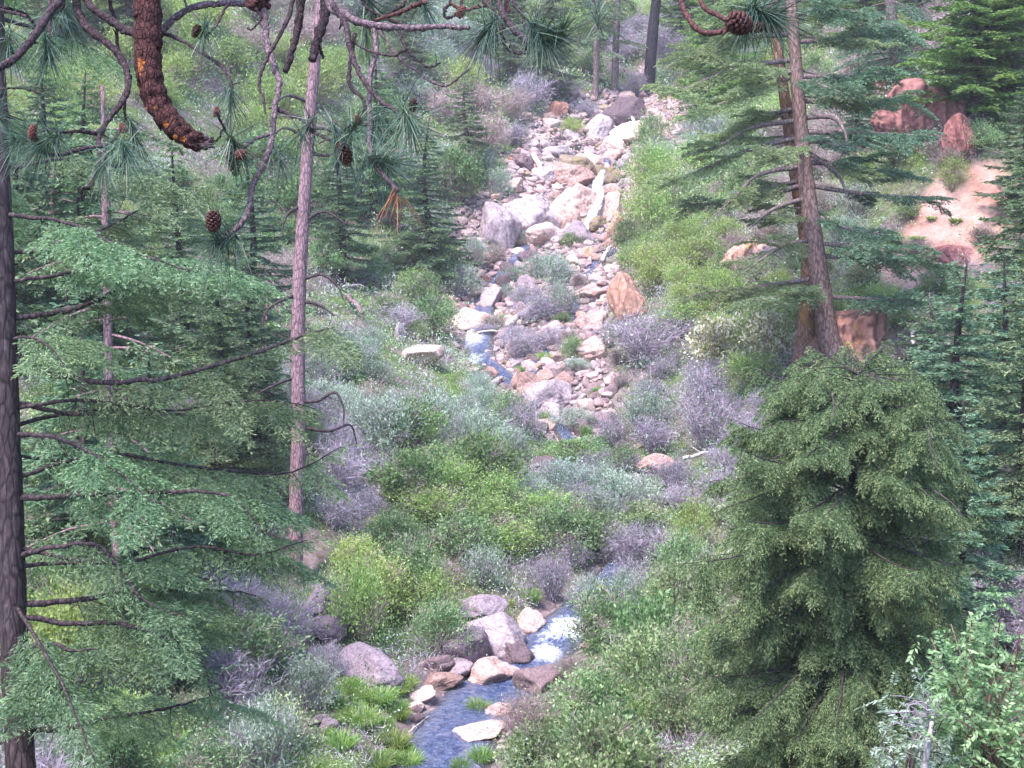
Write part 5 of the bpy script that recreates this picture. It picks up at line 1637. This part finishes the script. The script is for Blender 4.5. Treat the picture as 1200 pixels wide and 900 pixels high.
def shrub(kind, g, w, h, label=None):
    """w,h in metres"""
    k = int(R.integers(len(SH[kind])))
    d = proj(g)[2]
    rz = R.random() * 6.28
    if kind == 'grass':
        o = bpy.data.objects.new('grass_clump', SH[kind][k])
        COL.objects.link(o)
        o.location = Vector(g)
        o.rotation_euler.z = rz
        o.scale = (w / .9, w / .9, h / .48)
        tag(o, label, 'grass clump', GT[kind])
    else:
        sc = (w / 1.15, w / 1.15, h / .95)
        if d > 48:
            o = bpy.data.objects.new(NMS[kind][0], SH[kind][k][2])
            COL.objects.link(o)
            o.location = Vector(g)
            o.rotation_euler.z = rz
            o.scale = sc
            tag(o, label, NMS[kind][1], GT[kind])
        else:
            o = thing(NMS[kind][0], g, label, NMS[kind][1], GT[kind], rz, sc)
            for nm, me in (('foliage', SH[kind][k][0]), ('stems', SH[kind][k][1])):
                c = bpy.data.objects.new(nm, me)
                COL.objects.link(c)
                c.parent = o
    if label is None:
        ALL.append((o, kind, None))
    return o


SPOTS = []


def shrub_px(kind, px, py, wpx, hpx, label=None):
    """px,py: foot of the plant in the photo"""
    if kind == 'grass':
        wpx, hpx = wpx * 1.1, hpx * .9
    g = cast(px, py)
    d = proj(g)[2]
    SPOTS.append((g[0], g[1], wpx / FPX * d * .5))
    return shrub(kind, g, wpx / FPX * d, hpx / FPX * d, label)


# plants picked out in the photograph
s_ = shrub_px
s_('grass', 623, 712, 36, 42, 'upright bright grass clump standing just above the blocky tan boulder')
s_('grass', 600, 712, 14, 22, 'tiny bright grass clump on the left of the upright grass clump')
s_('grass', 687, 516, 26, 34, 'vivid green upright clump in the middle of the slope')
s_('grass', 560, 838, 44, 38, 'grass clump growing in the blue pool on its right side')
s_('grass', 478, 812, 40, 36, 'bright grass clump left of the smooth pale oval rock')
s_('grass', 448, 828, 60, 40); s_('grass', 425, 855, 70, 46); s_('grass', 462, 880, 64, 46); s_('grass', 480, 902, 54, 40); s_('grass', 400, 880, 64, 44); s_('grass', 440, 905, 70, 44); s_('grass', 415, 815, 44, 36)
s_('grass', 565, 898, 56, 40, 'bright grass clump at the bottom edge right of the pool'); s_('grass', 540, 905, 40, 34)
s_('grass', 592, 378, 20, 22, 'green grass clump just above the driftwood log'); s_('grass', 577, 392, 34, 16); s_('grass', 640, 425, 34, 24, 'green grass clump above the big rounded midslope boulder'); s_('grass', 612, 436, 24, 16)
s_('grass', 637, 494, 24, 24, 'small grass clump in front of the big rounded midslope boulder'); s_('grass', 655, 530, 56, 26); s_('grass', 690, 395, 26, 14)
s_('lilac', 645, 705, 62, 62, 'bare lilac bush overhanging the stream above the upright grass clump')
s_('lilac', 735, 665, 70, 60, 'lilac grey bush on the right bank above the upper pool')
s_('tan', 612, 862, 78, 64, 'dry purplish brown bush drooping over the right side of the pool')
s_('green', 512, 768, 74, 66, 'round green bush with woody stems left of the large sloping boulder')
s_('yellow', 420, 752, 80, 90, 'tall yellow green bush below the lone pink trunk')
s_('sage', 365, 838, 80, 66, 'sage green bush at the lower left beside purple scree')
s_('lilac', 335, 770, 80, 80, 'dark lilac thicket in shade left of the purple grey boulder')
s_('lilac', 385, 800, 50, 50)
s_('sage', 565, 690, 60, 46); s_('green', 480, 700, 80, 70); s_('green', 540, 660, 90, 60); s_('yellow', 600, 655, 80, 46); s_('green', 655, 650, 90, 60); s_('green', 460, 655, 70, 60); s_('tan', 520, 690, 50, 44); s_('yellow', 560, 625, 100, 44); s_('yellow', 500, 610, 80, 40)
s_('dark', 480, 590, 90, 60, 'dark green thicket on the left at mid slope'); s_('dark', 570, 580, 100, 64, 'dark green thicket right of the other one at mid slope'); s_('green', 525, 560, 70, 40)
s_('sage', 440, 530, 90, 70); s_('sage', 500, 520, 80, 60); s_('sage', 555, 530, 90, 50); s_('lilac', 400, 590, 80, 80); s_('lilac', 470, 505, 70, 60); s_('sage', 600, 545, 60, 40); s_('sage', 620, 600, 60, 40)
s_('lilac', 715, 525, 50, 44, 'pale drooping lilac tussock right of the vivid green clump'); s_('lilac', 765, 535, 70, 50, 'pale drooping lilac bush over the reddish rock on the right bank'); s_('sage', 760, 510, 80, 50); s_('sage', 705, 585, 70, 40); s_('lilac', 680, 600, 60, 40)
s_('lilac', 830, 530, 90, 80, 'tall silvery lilac bush left of the dense dark fir'); s_('lilac', 820, 480, 70, 60); s_('lilac', 755, 430, 110, 70, 'wide lilac thicket below the split tan rock'); s_('lilac', 790, 400, 60, 44); s_('lilac', 720, 400, 40, 30)
s_('flower', 840, 432, 60, 60, 'white flowering shrub on the left of the flowering pair'); s_('flower', 900, 428, 62, 58, 'white flowering shrub on the right beside the leaning trunks')
s_('yellow', 770, 345, 50, 44, 'yellow green bush touching the split tan rock'); s_('yellow', 800, 390, 60, 36); s_('yellow', 820, 330, 70, 50); s_('yellow', 850, 360, 50, 44); s_('green', 740, 300, 50, 44); s_('yellow', 760, 280, 70, 60); s_('yellow', 760, 230, 60, 60); s_('green', 800, 260, 70, 60); s_('yellow', 815, 215, 60, 44); s_('sage', 775, 205, 60, 40); s_('green', 765, 175, 40, 40)
s_('yellow', 483, 348, 46, 30, 'vivid yellow green bush left of the rockslide'); s_('green', 520, 330, 60, 44); s_('green', 510, 395, 60, 50, 'rounded green bush above the white topped boulder'); s_('sage', 555, 310, 40, 30); s_('sage', 540, 350, 50, 40); s_('lilac', 475, 390, 60, 40); s_('green', 490, 400, 26, 26)
s_('sage', 603, 338, 30, 24, 'small sage bush on the grey rubble by the stream'); s_('sage', 650, 340, 50, 40); s_('lilac', 630, 380, 70, 44); s_('sage', 655, 375, 50, 40); s_('lilac', 605, 425, 60, 50); s_('lilac', 640, 410, 50, 30)
s_('sage', 585, 235, 40, 34); s_('sage', 565, 215, 46, 34); s_('lilac', 600, 170, 50, 30); s_('lilac', 745, 115, 40, 34, 'pinkish lilac thicket at the foot of the charred trunk'); s_('lilac', 690, 140, 36, 24); s_('yellow', 670, 160, 30, 20); s_('lilac', 655, 115, 60, 30)
s_('green', 800, 690, 70, 70); s_('yellow', 810, 650, 50, 60, 'bright yellow green bush left of the hanging fir branches'); s_('green', 790, 740, 80, 80)
s_('green', 710, 760, 90, 70, 'grey green bush on the right bank of the rapids'); s_('sage', 690, 720, 60, 44); s_('dark', 760, 800, 110, 90); s_('green', 800, 850, 100, 100); s_('green', 690, 860, 100, 80); s_('sage', 735, 720, 60, 50); s_('green', 640, 905, 100, 60); s_('dark', 720, 910, 110, 80); s_('yellow', 760, 870, 80, 60); s_('tan', 670, 800, 50, 40); s_('yellow', 840, 800, 60, 70)
s_('yellow', 1115, 225, 40, 36, 'bright yellow green bush at the top of the pink dirt slope'); s_('sage', 1000, 260, 60, 40); s_('green', 880, 230, 70, 44); s_('yellow', 1010, 225, 60, 40)

for a_ in (('green', 1150, 178, 44, 34), ('tan', 1108, 196, 40, 24), ('grass', 1075, 285, 34, 14), ('grass', 1120, 262, 30, 12), ('tan', 1150, 290, 50, 26), ('grass', 1092, 262, 24, 10), ('green', 1062, 262, 34, 24), ('tan', 1030, 440, 60, 44), ('lilac', 985, 446, 50, 40), ('tan', 1055, 425, 50, 40), ('green', 1055, 190, 60, 40), ('tan', 1095, 188, 50, 34), ('sage', 1030, 160, 50, 40), ('tan', 1120, 200, 40, 30), ('tan', 1075, 300, 46, 24), ('yellow', 1045, 300, 40, 26), ('tan', 880, 330, 60, 40), ('lilac', 905, 320, 50, 40), ('green', 855, 325, 50, 36), ('sage', 655, 585, 90, 44), ('lilac', 705, 562, 66, 36), ('sage', 735, 600, 90, 44), ('green', 752, 626, 70, 38), ('lilac', 762, 655, 84, 52), ('lilac', 722, 652, 60, 46), ('green', 690, 648, 84, 56), ('lilac', 742, 690, 64, 40), ('dark', 668, 548, 70, 30), ('green', 690, 535, 50, 24),
           ('sage', 672, 505, 60, 26), ('green', 725, 560, 60, 36), ('sage', 700, 615, 80, 40), ('grass', 675, 535, 50, 22), ('grass', 700, 548, 40, 20), ('lilac', 610, 512, 60, 50), ('green', 600, 500, 50, 40), ('yellow', 640, 615, 80, 40)):
    s_(*a_)
rq = np.random.default_rng(17)
for k in range(24):
    s_('grass', rq.uniform(395, 482), rq.uniform(800, 905), rq.uniform(26, 48), rq.uniform(20, 34))
for k in range(14):
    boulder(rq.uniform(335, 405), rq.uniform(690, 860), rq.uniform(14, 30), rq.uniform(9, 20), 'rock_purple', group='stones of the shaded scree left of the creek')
for k in range(22):
    s_(str(rq.choice(['sage', 'lilac', 'green', 'lilac', 'sage', 'tan'])), rq.uniform(565, 745), rq.uniform(285, 455), rq.uniform(20, 46), rq.uniform(14, 30))
for a_ in (('lilac', 740, 560, 50, 30), ('lilac', 790, 575, 60, 40), ('lilac', 800, 605, 60, 40), ('lilac', 670, 668, 50, 44), ('lilac', 455, 560, 60, 40), ('lilac', 400, 545, 60, 60), ('lilac', 425, 610, 60, 50)):
    s_(*a_)
# random fill between them, denser kinds by neighbourhood
ZN = [(430, 470, 'sage'), (430, 520, 'lilac'), (480, 560, 'dark'), (560, 600, 'yellow'), (500, 640, 'green'), (700, 620, 'green'), (745, 640, 'lilac'), (800, 650, 'green'), (720, 800, 'green'), (820, 800, 'green'), (420, 690, 'yellow'),
      (330, 720, 'lilac'), (330, 690, 'green'), (360, 830, 'sage'), (250, 850, 'green'), (150, 860, 'yellow'), (80, 870, 'dark'), (600, 520, 'sage'), (700, 500, 'sage'), (690, 470, 'green'), (830, 500, 'lilac'), (760, 400, 'lilac'), (800, 300, 'yellow'), (760, 240, 'yellow'),
      (780, 200, 'sage'), (500, 370, 'green'), (440, 400, 'sage'), (440, 330, 'green'), (640, 340, 'sage'), (600, 390, 'lilac'), (530, 250, 'sage'), (520, 180, 'green'), (560, 140, 'tan'), (600, 110, 'lilac'), (660, 90, 'green'), (700, 60, 'yellow'), (740, 80, 'lilac'), (250, 60, 'yellow'),
      (330, 40, 'tan'), (400, 100, 'yellow'), (120, 80, 'yellow'), (200, 200, 'green'), (300, 250, 'dark'), (900, 250, 'tan'), (840, 230, 'green'), (1130, 190, 'yellow'), (880, 370, 'yellow'), (1010, 280, 'green'), (850, 80, 'sage'), (930, 60, 'green'), (1050, 60, 'tan'), (1160, 320, 'green'), (600, 40, 'green'), (500, 60, 'sage'), (800, 100, 'green'), (660, 550, 'sage'), (640, 680, 'green'),
      (60, 600, 'green'), (200, 600, 'dark'), (150, 500, 'dark'), (100, 400, 'green'), (380, 600, 'lilac'), (380, 550, 'sage'), (350, 350, 'tan'), (300, 150, 'yellow'), (700, 560, 'lilac'), (780, 580, 'lilac'), (1000, 130, 'tan'), (960, 200, 'tan'), (900, 130, 'yellow')]
ZP = np.array([z[:2] for z in ZN], float)
KEEP = [(346, 640, 16), (346, 668, 16), (346, 610, 14), (510, 870, 46), (520, 835, 50), (560, 790, 60), (600, 750, 46), (640, 745, 34), (645, 770, 24), (665, 735, 22), (625, 720, 26), (700, 695, 30), (545, 860, 34), (623, 690, 24), (690, 690, 20), (550, 400, 30), (568, 345, 24), (645, 466, 34), (620, 445, 26), (495, 412, 30),
        (687, 500, 24), (697, 405, 22), (585, 265, 28), (735, 350, 30), (432, 775, 34), (725, 575, 20), (625, 205, 20), (410, 360, 24), (610, 378, 30), (655, 525, 24), (740, 140, 26), (760, 90, 20), (770, 545, 24), (1110, 255, 55), (1150, 235, 30), (1070, 270, 35), (1095, 130, 50), (640, 540, 20), (620, 470, 26), (490, 815, 20)]
KP = np.array(KEEP, float)
rf = np.random.default_rng(99)
cnt = {}
tries = 0
while tries < 12000:
    tries += 1
    y = rf.uniform(19.5, 58) if tries % 4 else rf.uniform(58, 108)
    x = rf.uniform(-.43, .43) * y
    cx = np.interp(y, _yy, _xx)
    w = rf.uniform(.8, 2.0) if y < 58 else rf.uniform(1.8, 3.4)
    if abs(x - cx) < .9 + w * .45 and y < 60 and not (32 < y < 43.5):
        continue
    if dirt_at(x, y) > .3:
        continue
    if rubble_at(x, y) > .45 and y > 44 and (w > 1.5 or rf.random() > (.55 if y < 58 else .2)):
        continue
    if np.hypot(_b[:, 0] - x, _b[:, 1] - y).min() < .6 + w * .4:
        continue
    if any(math.hypot(x - a, y - b) < (w * .5 + c) * .64 for a, b, c in SPOTS):
        continue
    g = np.array([x, y, float(H(x, y))])
    h = w * rf.uniform(.55, .9)
    px, py, d = proj(g)
    wp, hp = w * FPX / d, h * FPX / d
    if px < -60 or px > 1260 or py - hp > 960 or py < -60:
        continue
    if px > 830 and 430 < py and y > 20 and y < 30 and px > 880:
        pass
    hit = (np.abs(KP[:, 0] - px) < KP[:, 2] + wp * .5) & (KP[:, 1] > py - hp - KP[:, 2]) & (KP[:, 1] < py + KP[:, 2] * .8)
    if hit.any():
        continue
    dist = np.hypot(ZP[:, 0] - px, (ZP[:, 1] - py) * 1.3) * rf.uniform(.65, 1.35, len(ZP))
    kind = ZN[int(np.argmin(dist))][2]
    if rf.random() < .10:
        kind = str(rf.choice(['green', 'yellow', 'sage', 'lilac', 'tan', 'dark']))
    if cnt.get(kind, 0) > 185:
        continue
    cnt[kind] = cnt.get(kind, 0) + 1
    SPOTS.append((x, y, w * .5))
    shrub(kind, g, w, h)
for k in range(60):     # grass clumps on the damp ground
    px, py = [(rf.uniform(380, 500), rf.uniform(800, 900)), (rf.uniform(540, 760), rf.uniform(500, 680)), (rf.uniform(560, 760), rf.uniform(310, 470))][k % 3]
    g = cast(px, py)
    if abs(g[0] - np.interp(g[1], _yy, _xx)) < .8:
        continue
    hit = (np.hypot(KP[:, 0] - px, KP[:, 1] - py) < KP[:, 2] + 8)
    if hit.any():
        continue
    w = rf.uniform(.3, .8)
    shrub('grass', g, w, w * rf.uniform(.5, .8))

# ---------- broadleaf bush, stick and stump at the lower right
def tall_shrub(g, label, pxr, pyr, foot, dep, nst, matname, stem, seed, nspray=22, leaf=(.04, .07, .026)):
    bb = thing('broadleaf_shrub', g, label, 'shrub', 'foreground shrubs')
    rng = np.random.default_rng(seed)
    st, fo = MB(), MB()
    for k in range(nst):
        tgt = P(rng.uniform(*pxr), rng.uniform(*pyr), dep + rng.normal() * .4) - g
        b = P(foot + rng.normal() * 14, 900, dep + .2 + rng.normal() * .15) - g
        b0 = np.array([rng.normal() * .08, rng.normal() * .08, -.05])
        path = pline([b0, b * .6 + b0 * .4 + rng.normal(size=3) * .05, b, (b + tgt) * .5 + np.array([0, 0, .08]) + rng.normal(size=3) * .06, tgt], 5)
        add_tube(st, path, [.016, .014, .012, .008, .003], 6, rng=rng)
        for q in range(nspray):
            i0 = int(rng.integers(len(path) // 3, len(path)))
            n = 13
            c = path[i0] + rng.normal(size=3) * .12
            ax = unit(rng.normal(size=3) + UP * .1)
            f_ = np.linspace(0, 1, n)
            base = c + ax * (f_ * .2)[:, None]
            lat = unit(np.cross(ax, UP))
            d = ax * .7 + lat * np.where(np.arange(n) % 2, 1, -1)[:, None] * .9 - UP * .25 + rng.normal(size=(n, 3)) * .15
            v, f, a = blades(base, d, rng.uniform(leaf[0], leaf[1], n), leaf[2], rng, np.clip(rng.random() * .6 + rng.random(n) * .4, 0, 1), wide=.45)
            fo.add(v, f, 0, a)
    st.build('stems', M[stem], bb, True)
    fo.build('foliage', M[matname], bb)


tall_shrub(at(4.75, 12.3), 'tall bright leafed shrub with reddish stems in the lower right corner', (1085, 1230), (688, 880), 1160, 12.1, 28, 'leaf_green', 'stem_red', 71)
tall_shrub(at(3.9, 12.6), 'bluish leafed shrub at the bottom right beside the pale stick', (1040, 1130), (800, 900), 1085, 12.5, 16, 'leaf_sage', 'stem', 72, 20, (.04, .075, .018))

for k, (x, y, w, h, kind, lab) in enumerate([(2.9, 13.6, 1.8, 1.9, 'green', 'leafy green shrub at the foot of the dense dark fir'),
                                            (4.3, 11.3, 1.5, 1.7, 'green', 'low green shrub in front of the reddish stemmed shrub')]):
    shrub(kind, at(x, y), w, h, lab)
g = at(3.62, 12.0)
stick = MB()
add_tube(stick, pline([[0, 0, -.1], P(1084, 905, 11.8) - g, P(1088, 872, 11.8) - g, P(1092, 846, 11.8) - g], 6), [.03, .028, .024, .018], 8, rough=.08)
so = stick.build('dead_stick', M['wood_pale'], smooth=True)
so.location = Vector(g)
tag(so, 'pale bare stick leaning upright at the bottom right', 'stick')
tangle = MB()
for k in range(26):
    a = P(1078 + rng.normal() * 9, 832 + rng.normal() * 8, 11.8 + rng.normal() * .1) - g
    d = unit(rng.normal(size=3) * np.array([1, .6, .5]) + np.array([-.3, 0, .1])) * rng.uniform(.08, .28)
    add_tube(tangle, [a, a + d * .5 + rng.normal(size=3) * .02, a + d], [.006, .004, .002], 4)
tangle.build('twig_tangle', M['twig_lilac'], so)

# ---------- logs
def log(p1, p2, wpx, matname, label, lift=.12, snag=3):
    a, b = cast(*p1), cast(*p2)
    d = proj(a)[2]
    a, b = a + UP * lift, b + UP * lift
    r = wpx * .5 * d / FPX
    mm = MB()
    rg = np.random.default_rng(int(p1[0]))
    t = np.linspace(0, 1, 9)[:, None]
    pts = a * (1 - t) + b * t + rg.normal(size=(9, 3)) * r * .25
    add_tube(mm, pline(pts, 4) - a, [r * 1.15, r, r * .95, r * .7], 10, rough=.1)
    for q in range(snag):
        i0 = int(rg.integers(1, 8))
        dd = unit(rg.normal(size=3) + UP * .8) * rg.uniform(.15, .45)
        add_tube(mm, [pts[i0] - a, pts[i0] - a + dd], [r * .4, r * .15], 5)
    o = mm.build('fallen_log', M[matname], smooth=True)
    o.location = Vector(a)
    return tag(o, label, 'log', 'fallen logs')


log((625, 196), (636, 216), 6, 'wood_pale', 'bleached log lying upright against rocks at the upper rockslide', .5)
log((594, 390), (620, 374), 8, 'wood_pale', 'grey driftwood log slanting beside the foaming rapids', .3)
log((560, 396), (592, 394), 2.6, 'wood_pale', 'thin bleached branch lying left of the driftwood log', .2)
log((728, 572), (748, 572), 8, 'wood_pale', 'short sawn looking log piece on the right bank', .25, 0)
log((402, 349), (424, 348), 2.5, 'wood_pale', 'white fallen branch on the left slope among shrubs', .4)
log((408, 354), (424, 376), 6, 'bark_pink', 'pinkish broken log below the white fallen branch on the left', .25)
log((800, 560), (830, 552), 4, 'wood_pale', 'thin pale branch lying at the left foot of the dense dark fir', .5)
log((478, 866), (502, 846), 1.6, 'wood_pale', 'thin pale driftwood stick lying in the blue pool', .1)
log((705, 316), (716, 298), 5, 'wood_pale', 'curved pale log beside the side creek under the waterfall', .35)
log((745, 160), (738, 142), 4, 'wood_pale', 'pale root reaching down from the dark root covered boulder', .5)
log((1068, 432), (1069, 446), 5, 'wood_pale', 'short pale snag showing above the dense dark fir', 1.0)
log((812, 596), (850, 575), 4, 'bark_grey', 'grey fallen branch beside the hanging fir boughs', .4)

# ------------------------------------------------------------------ undergrowth between everything (uncountable)
rg = np.random.default_rng(123)
n = 260000
y = 18 + (rg.random(n) ** 1.5) * 95
x = rg.uniform(-.49, .49, n) * y
cx = np.interp(y, _yy, _xx)
wet = np.interp(y, [14, 22, 26, 28.5, 30, 32, 35, 43, 45, 49, 57, 60, 69, 84], [2.0, 1.9, 2.1, 1.7, 1.2, .8, .55, .55, .7, 1.1, .9, .6, .7, .4]) * .5
patch = np.sin(.8 * x + .3 * y) * np.sin(.5 * y - .4 * x) + .5 * np.sin(1.7 * x + 2) * np.sin(1.3 * y + 1)
ok = (np.abs(x - cx) > wet + .05) & ((dirt_at(x, y) < .35) | (rg.random(n) < .12)) & ((rubble_at(x, y) < .4) | (rg.random(n) < .15)) & (np.hypot(x[:, None] - _b[None, ::6, 0], y[:, None] - _b[None, ::6, 1]).min(1) > .45)
x, y, patch = x[ok], y[ok], patch[ok]
z = H(x, y)
base = np.stack([x, y, z - .01], 1)
n = len(x)
f1 = np.sin(1.1 * x + .7 * y + 1.3 * np.sin(.6 * y)) * np.sin(.9 * y - .8 * x + 1.1 * np.sin(.7 * x))
sel = np.clip(.5 + f1 * .55 + rg.normal(size=n) * .16, 0, 1)
tall = np.clip(1.0 + .9 * np.sin(2.3 * x + .5 * y) * np.sin(1.9 * y - .4 * x + 2), .4, 2.2)
big = np.clip(y / 40, .7, 2.2)
mm = MB()
gk = sel < .38
m = gk.sum()
v, f, a = arcs(base[gk], np.stack([rg.normal(size=m) * .5, rg.normal(size=m) * .5, np.ones(m)], 1), rg.uniform(.18, .46, m) * big[gk] ** .5 * tall[gk], .016 * big[gk], rg, sag=.4, seg=2, var=np.clip(.4 + patch[gk] * .3 + rg.normal(size=m) * .2, 0, 1))
mm.add(v, f, 0, a)
for lo, hi, mi in ((.38, .62, 1), (.62, .8, 2), (.8, 1.01, 3)):
    gk = (sel >= lo) & (sel < hi)
    m = gk.sum()
    idx = np.repeat(np.nonzero(gk)[0], 4)
    pp = base[idx] + rg.normal(size=(len(idx), 3)) * np.array([.14, .14, .0]) * big[idx][:, None] ** .5 + UP * (rg.random(len(idx)) ** 1.2 * .5 * tall[idx] * big[idx] ** .5)[:, None]
    if mi == 3:
        v, f, a = blades(pp, rg.normal(size=(len(idx), 3)) + UP * .7, rg.uniform(.1, .35, len(idx)), .011 * big[idx], rg)
    else:
        v, f, a = blades(pp, rg.normal(size=(len(idx), 3)) + UP * .4, rg.uniform(.05, .10, len(idx)) * big[idx], .042 * big[idx], rg, np.clip(.5 + np.repeat(patch[gk], 4) * .3 + rg.normal(size=len(idx)) * .25, 0, 1))
    mm.add(v, f, mi, a)
tag(mm.build('undergrowth', [M['grass'], M['leaf_green'], M['leaf_sage'], M['twig_lilac']]), 'low grass, leaves and dry stems covering the slopes', 'undergrowth', kind='stuff')

# ------------------------------------------------------------------ labels for everything scattered
LM = [(575, 787, 'flat boulder by the blue pool'), (582, 745, 'large grey sloping boulder'), (700, 220, 'white waterfall'), (548, 402, 'foaming rapids'), (645, 467, 'big rounded midslope boulder'), (347, 560, 'lone pink trunk'), (347, 690, 'foot of the lone pink trunk'), (358, 250, 'upper lone pink trunk'),
      (990, 600, 'dense dark fir'), (950, 300, 'leaning twin trunks'), (925, 100, 'top of the leaning trunks'), (1110, 255, 'pink dirt slope'), (870, 400, 'white flowering pair'), (763, 60, 'charred trunk'), (20, 600, 'dark left trunk'), (20, 330, 'upper part of the left trunk'), (25, 850, 'foot of the left trunk'),
      (1085, 130, 'broad red cliff'), (736, 350, 'split tan rock'), (470, 260, 'hanging dead needles'), (630, 206, 'bleached log'), (608, 380, 'driftwood log'), (200, 120, 'broken orange limb'), (432, 776, 'broad purplish boulder'), (515, 870, 'bottom of the blue pool'), (645, 50, 'rightmost clear needle tuft'), (623, 690, 'upright grass clump'),
      (687, 500, 'vivid green clump'), (738, 572, 'short log on the right bank'), (585, 265, 'tall pale purplish boulder'), (662, 255, 'wedge shaped pink boulder'), (866, 27, 'big cone at the top'), (720, 170, 'light tan boulder'), (410, 360, 'broken log on the left'), (495, 412, 'white topped boulder'), (140, 720, 'reddish trunk on the left'), (1130, 60, 'bright full crowned fir'),
      (480, 590, 'left dark green thicket'), (755, 400, 'wide lilac thicket'), (830, 500, 'tall silvery lilac bush'), (250, 258, 'dark hanging cone'), (710, 725, 'grey green bush by the rapids')]
LP = np.array([l[:2] for l in LM], float)
ROCKC = {'rock_purple': 'purple grey', 'rock_tan': 'pinkish tan', 'rock_grey': 'lilac grey', 'rock_moss': 'mossy ochre', 'rock_orange': 'rusty orange', 'rock_dark': 'dark brown'}
FIRC = {'blue_a': 'tall blue green fir', 'blue_b': 'teal green fir', 'bright': 'bright green fir', 'pale': 'pale grey green fir', 'sparse': 'thin fir'}
bpy.context.view_layer.update()
byl = {}
for o, kind, extra in ALL:
    p = np.array(o.matrix_world.translation)
    hgt = 0
    if kind == 'fir':
        hgt = o.scale[2] * 4
    elif kind != 'boulder':
        hgt = o.scale[2] * .4
    px, py, d = proj(p + UP * hgt)
    dd = np.hypot(LP[:, 0] - px, LP[:, 1] - py)
    k = int(np.argmin(dd))
    dx, dy = px - LP[k, 0], py - LP[k, 1]
    if abs(dx) > abs(dy) * 1.1:
        rel = 'left of' if dx < 0 else 'right of'
    else:
        rel = 'above' if dy < 0 else 'below'
    if dd[k] < 45 and rel in ('above', 'below'):
        rel = 'just ' + rel
    if kind == 'boulder':
        wpx = o.scale[0] / .56 * FPX / d
        t = ('small ' if wpx < 13 else 'medium ' if wpx < 20 else 'large ') + ROCKC[extra] + (' stone' if wpx < 13 else ' rock')
    elif kind == 'fir':
        t = FIRC[extra]
    else:
        wpx = o.scale[0] * 1.15 * FPX / d
        t = ('small ' if wpx < 40 else 'middle sized ' if wpx < 62 else 'large ') + KT[kind]
    byl.setdefault(t + ' ' + rel + ' the ' + LM[k][2], []).append((px, py, o))
ORD = ['leftmost', 'second', 'third', 'fourth', 'fifth', 'sixth', 'seventh', 'eighth']
for l, lst in byl.items():
    lst.sort(key=lambda q: q[0])
    for k, (px, py, o) in enumerate(lst):
        if len(lst) == 1:
            o['label'] = l
        elif len(lst) == 2:
            o['label'] = ('left ' if k == 0 else 'right ') + l + ', of two'
        elif k == len(lst) - 1:
            o['label'] = 'rightmost ' + l
        elif k < len(ORD):
            o['label'] = ORD[k] + ' ' + l
        else:
            o['label'] = 'one of the inner ' + l

for o, kind, extra in ALL:
    for cut in ('just ', 'middle sized ', ' seen through fir boughs', ' on the right bank', ' on the left', ' large', ' bare', ' sage', 'dry ', 'wide '):
        if len(o['label'].split()) > 16:
            o['label'] = o['label'].replace(cut, '', 1)

# ------------------------------------------------------------------ light and air
SUN_EL, SUN_AZ = 62.0, 222.0      # azimuth: direction the light comes from, clockwise from +Y
w = bpy.data.worlds.new('World')
SC.world = w
w.use_nodes = True
nt = w.node_tree
nt.nodes.clear()
sky = nt.nodes.new('ShaderNodeTexSky')
sky.sky_type = 'NISHITA'
sky.sun_disc = False
sky.sun_elevation = rad(SUN_EL)
sky.sun_rotation = rad(SUN_AZ)
bg = nt.nodes.new('ShaderNodeBackground')
bg.inputs['Strength'].default_value = .135
ow = nt.nodes.new('ShaderNodeOutputWorld')
nt.links.new(sky.outputs[0], bg.inputs[0])
nt.links.new(bg.outputs[0], ow.inputs[0])
sl = bpy.data.lights.new('sun', 'SUN')
sl.energy = 1.7
sl.angle = rad(13)
sl.color = (1.0, .90, .80)
so_ = bpy.data.objects.new('sun', sl)
COL.objects.link(so_)
az = rad(SUN_AZ)
dirv = Vector((math.sin(az) * math.cos(rad(SUN_EL)), math.cos(az) * math.cos(rad(SUN_EL)), math.sin(rad(SUN_EL))))
so_.rotation_euler = dirv.to_track_quat('Z', 'Y').to_euler()
so_.location = dirv * 60

hb = MB()
hv = np.array([[x, y, z] for x in (-112, 112) for y in (-52, 192) for z in (-14, 84)], float)
hb.add(hv, [[0, 1, 3, 2], [4, 6, 7, 5], [0, 4, 5, 1], [2, 3, 7, 6], [0, 2, 6, 4], [1, 5, 7, 3]])
m, nt, out, N, L = mat('haze')
pv = N('ShaderNodeVolumePrincipled', i_Density=.0006)
pv.inputs['Color'].default_value = (.93, .93, .97, 1)
pv.inputs['Anisotropy'].default_value = .2
L(pv.outputs[0], out.inputs['Volume'])
tag(hb.build('haze', m), kind='stuff')

SC.view_settings.view_transform = 'Standard'
SC.view_settings.look = 'None'
SC.view_settings.exposure = 2.6
SC.view_settings.gamma = 1.0
SC.view_settings.use_white_balance = True
SC.view_settings.white_balance_temperature = 5950
SC.view_settings.white_balance_tint = 22
SC.render.engine = 'CYCLES'
SC.cycles.max_bounces = 6
SC.cycles.transparent_max_bounces = 8
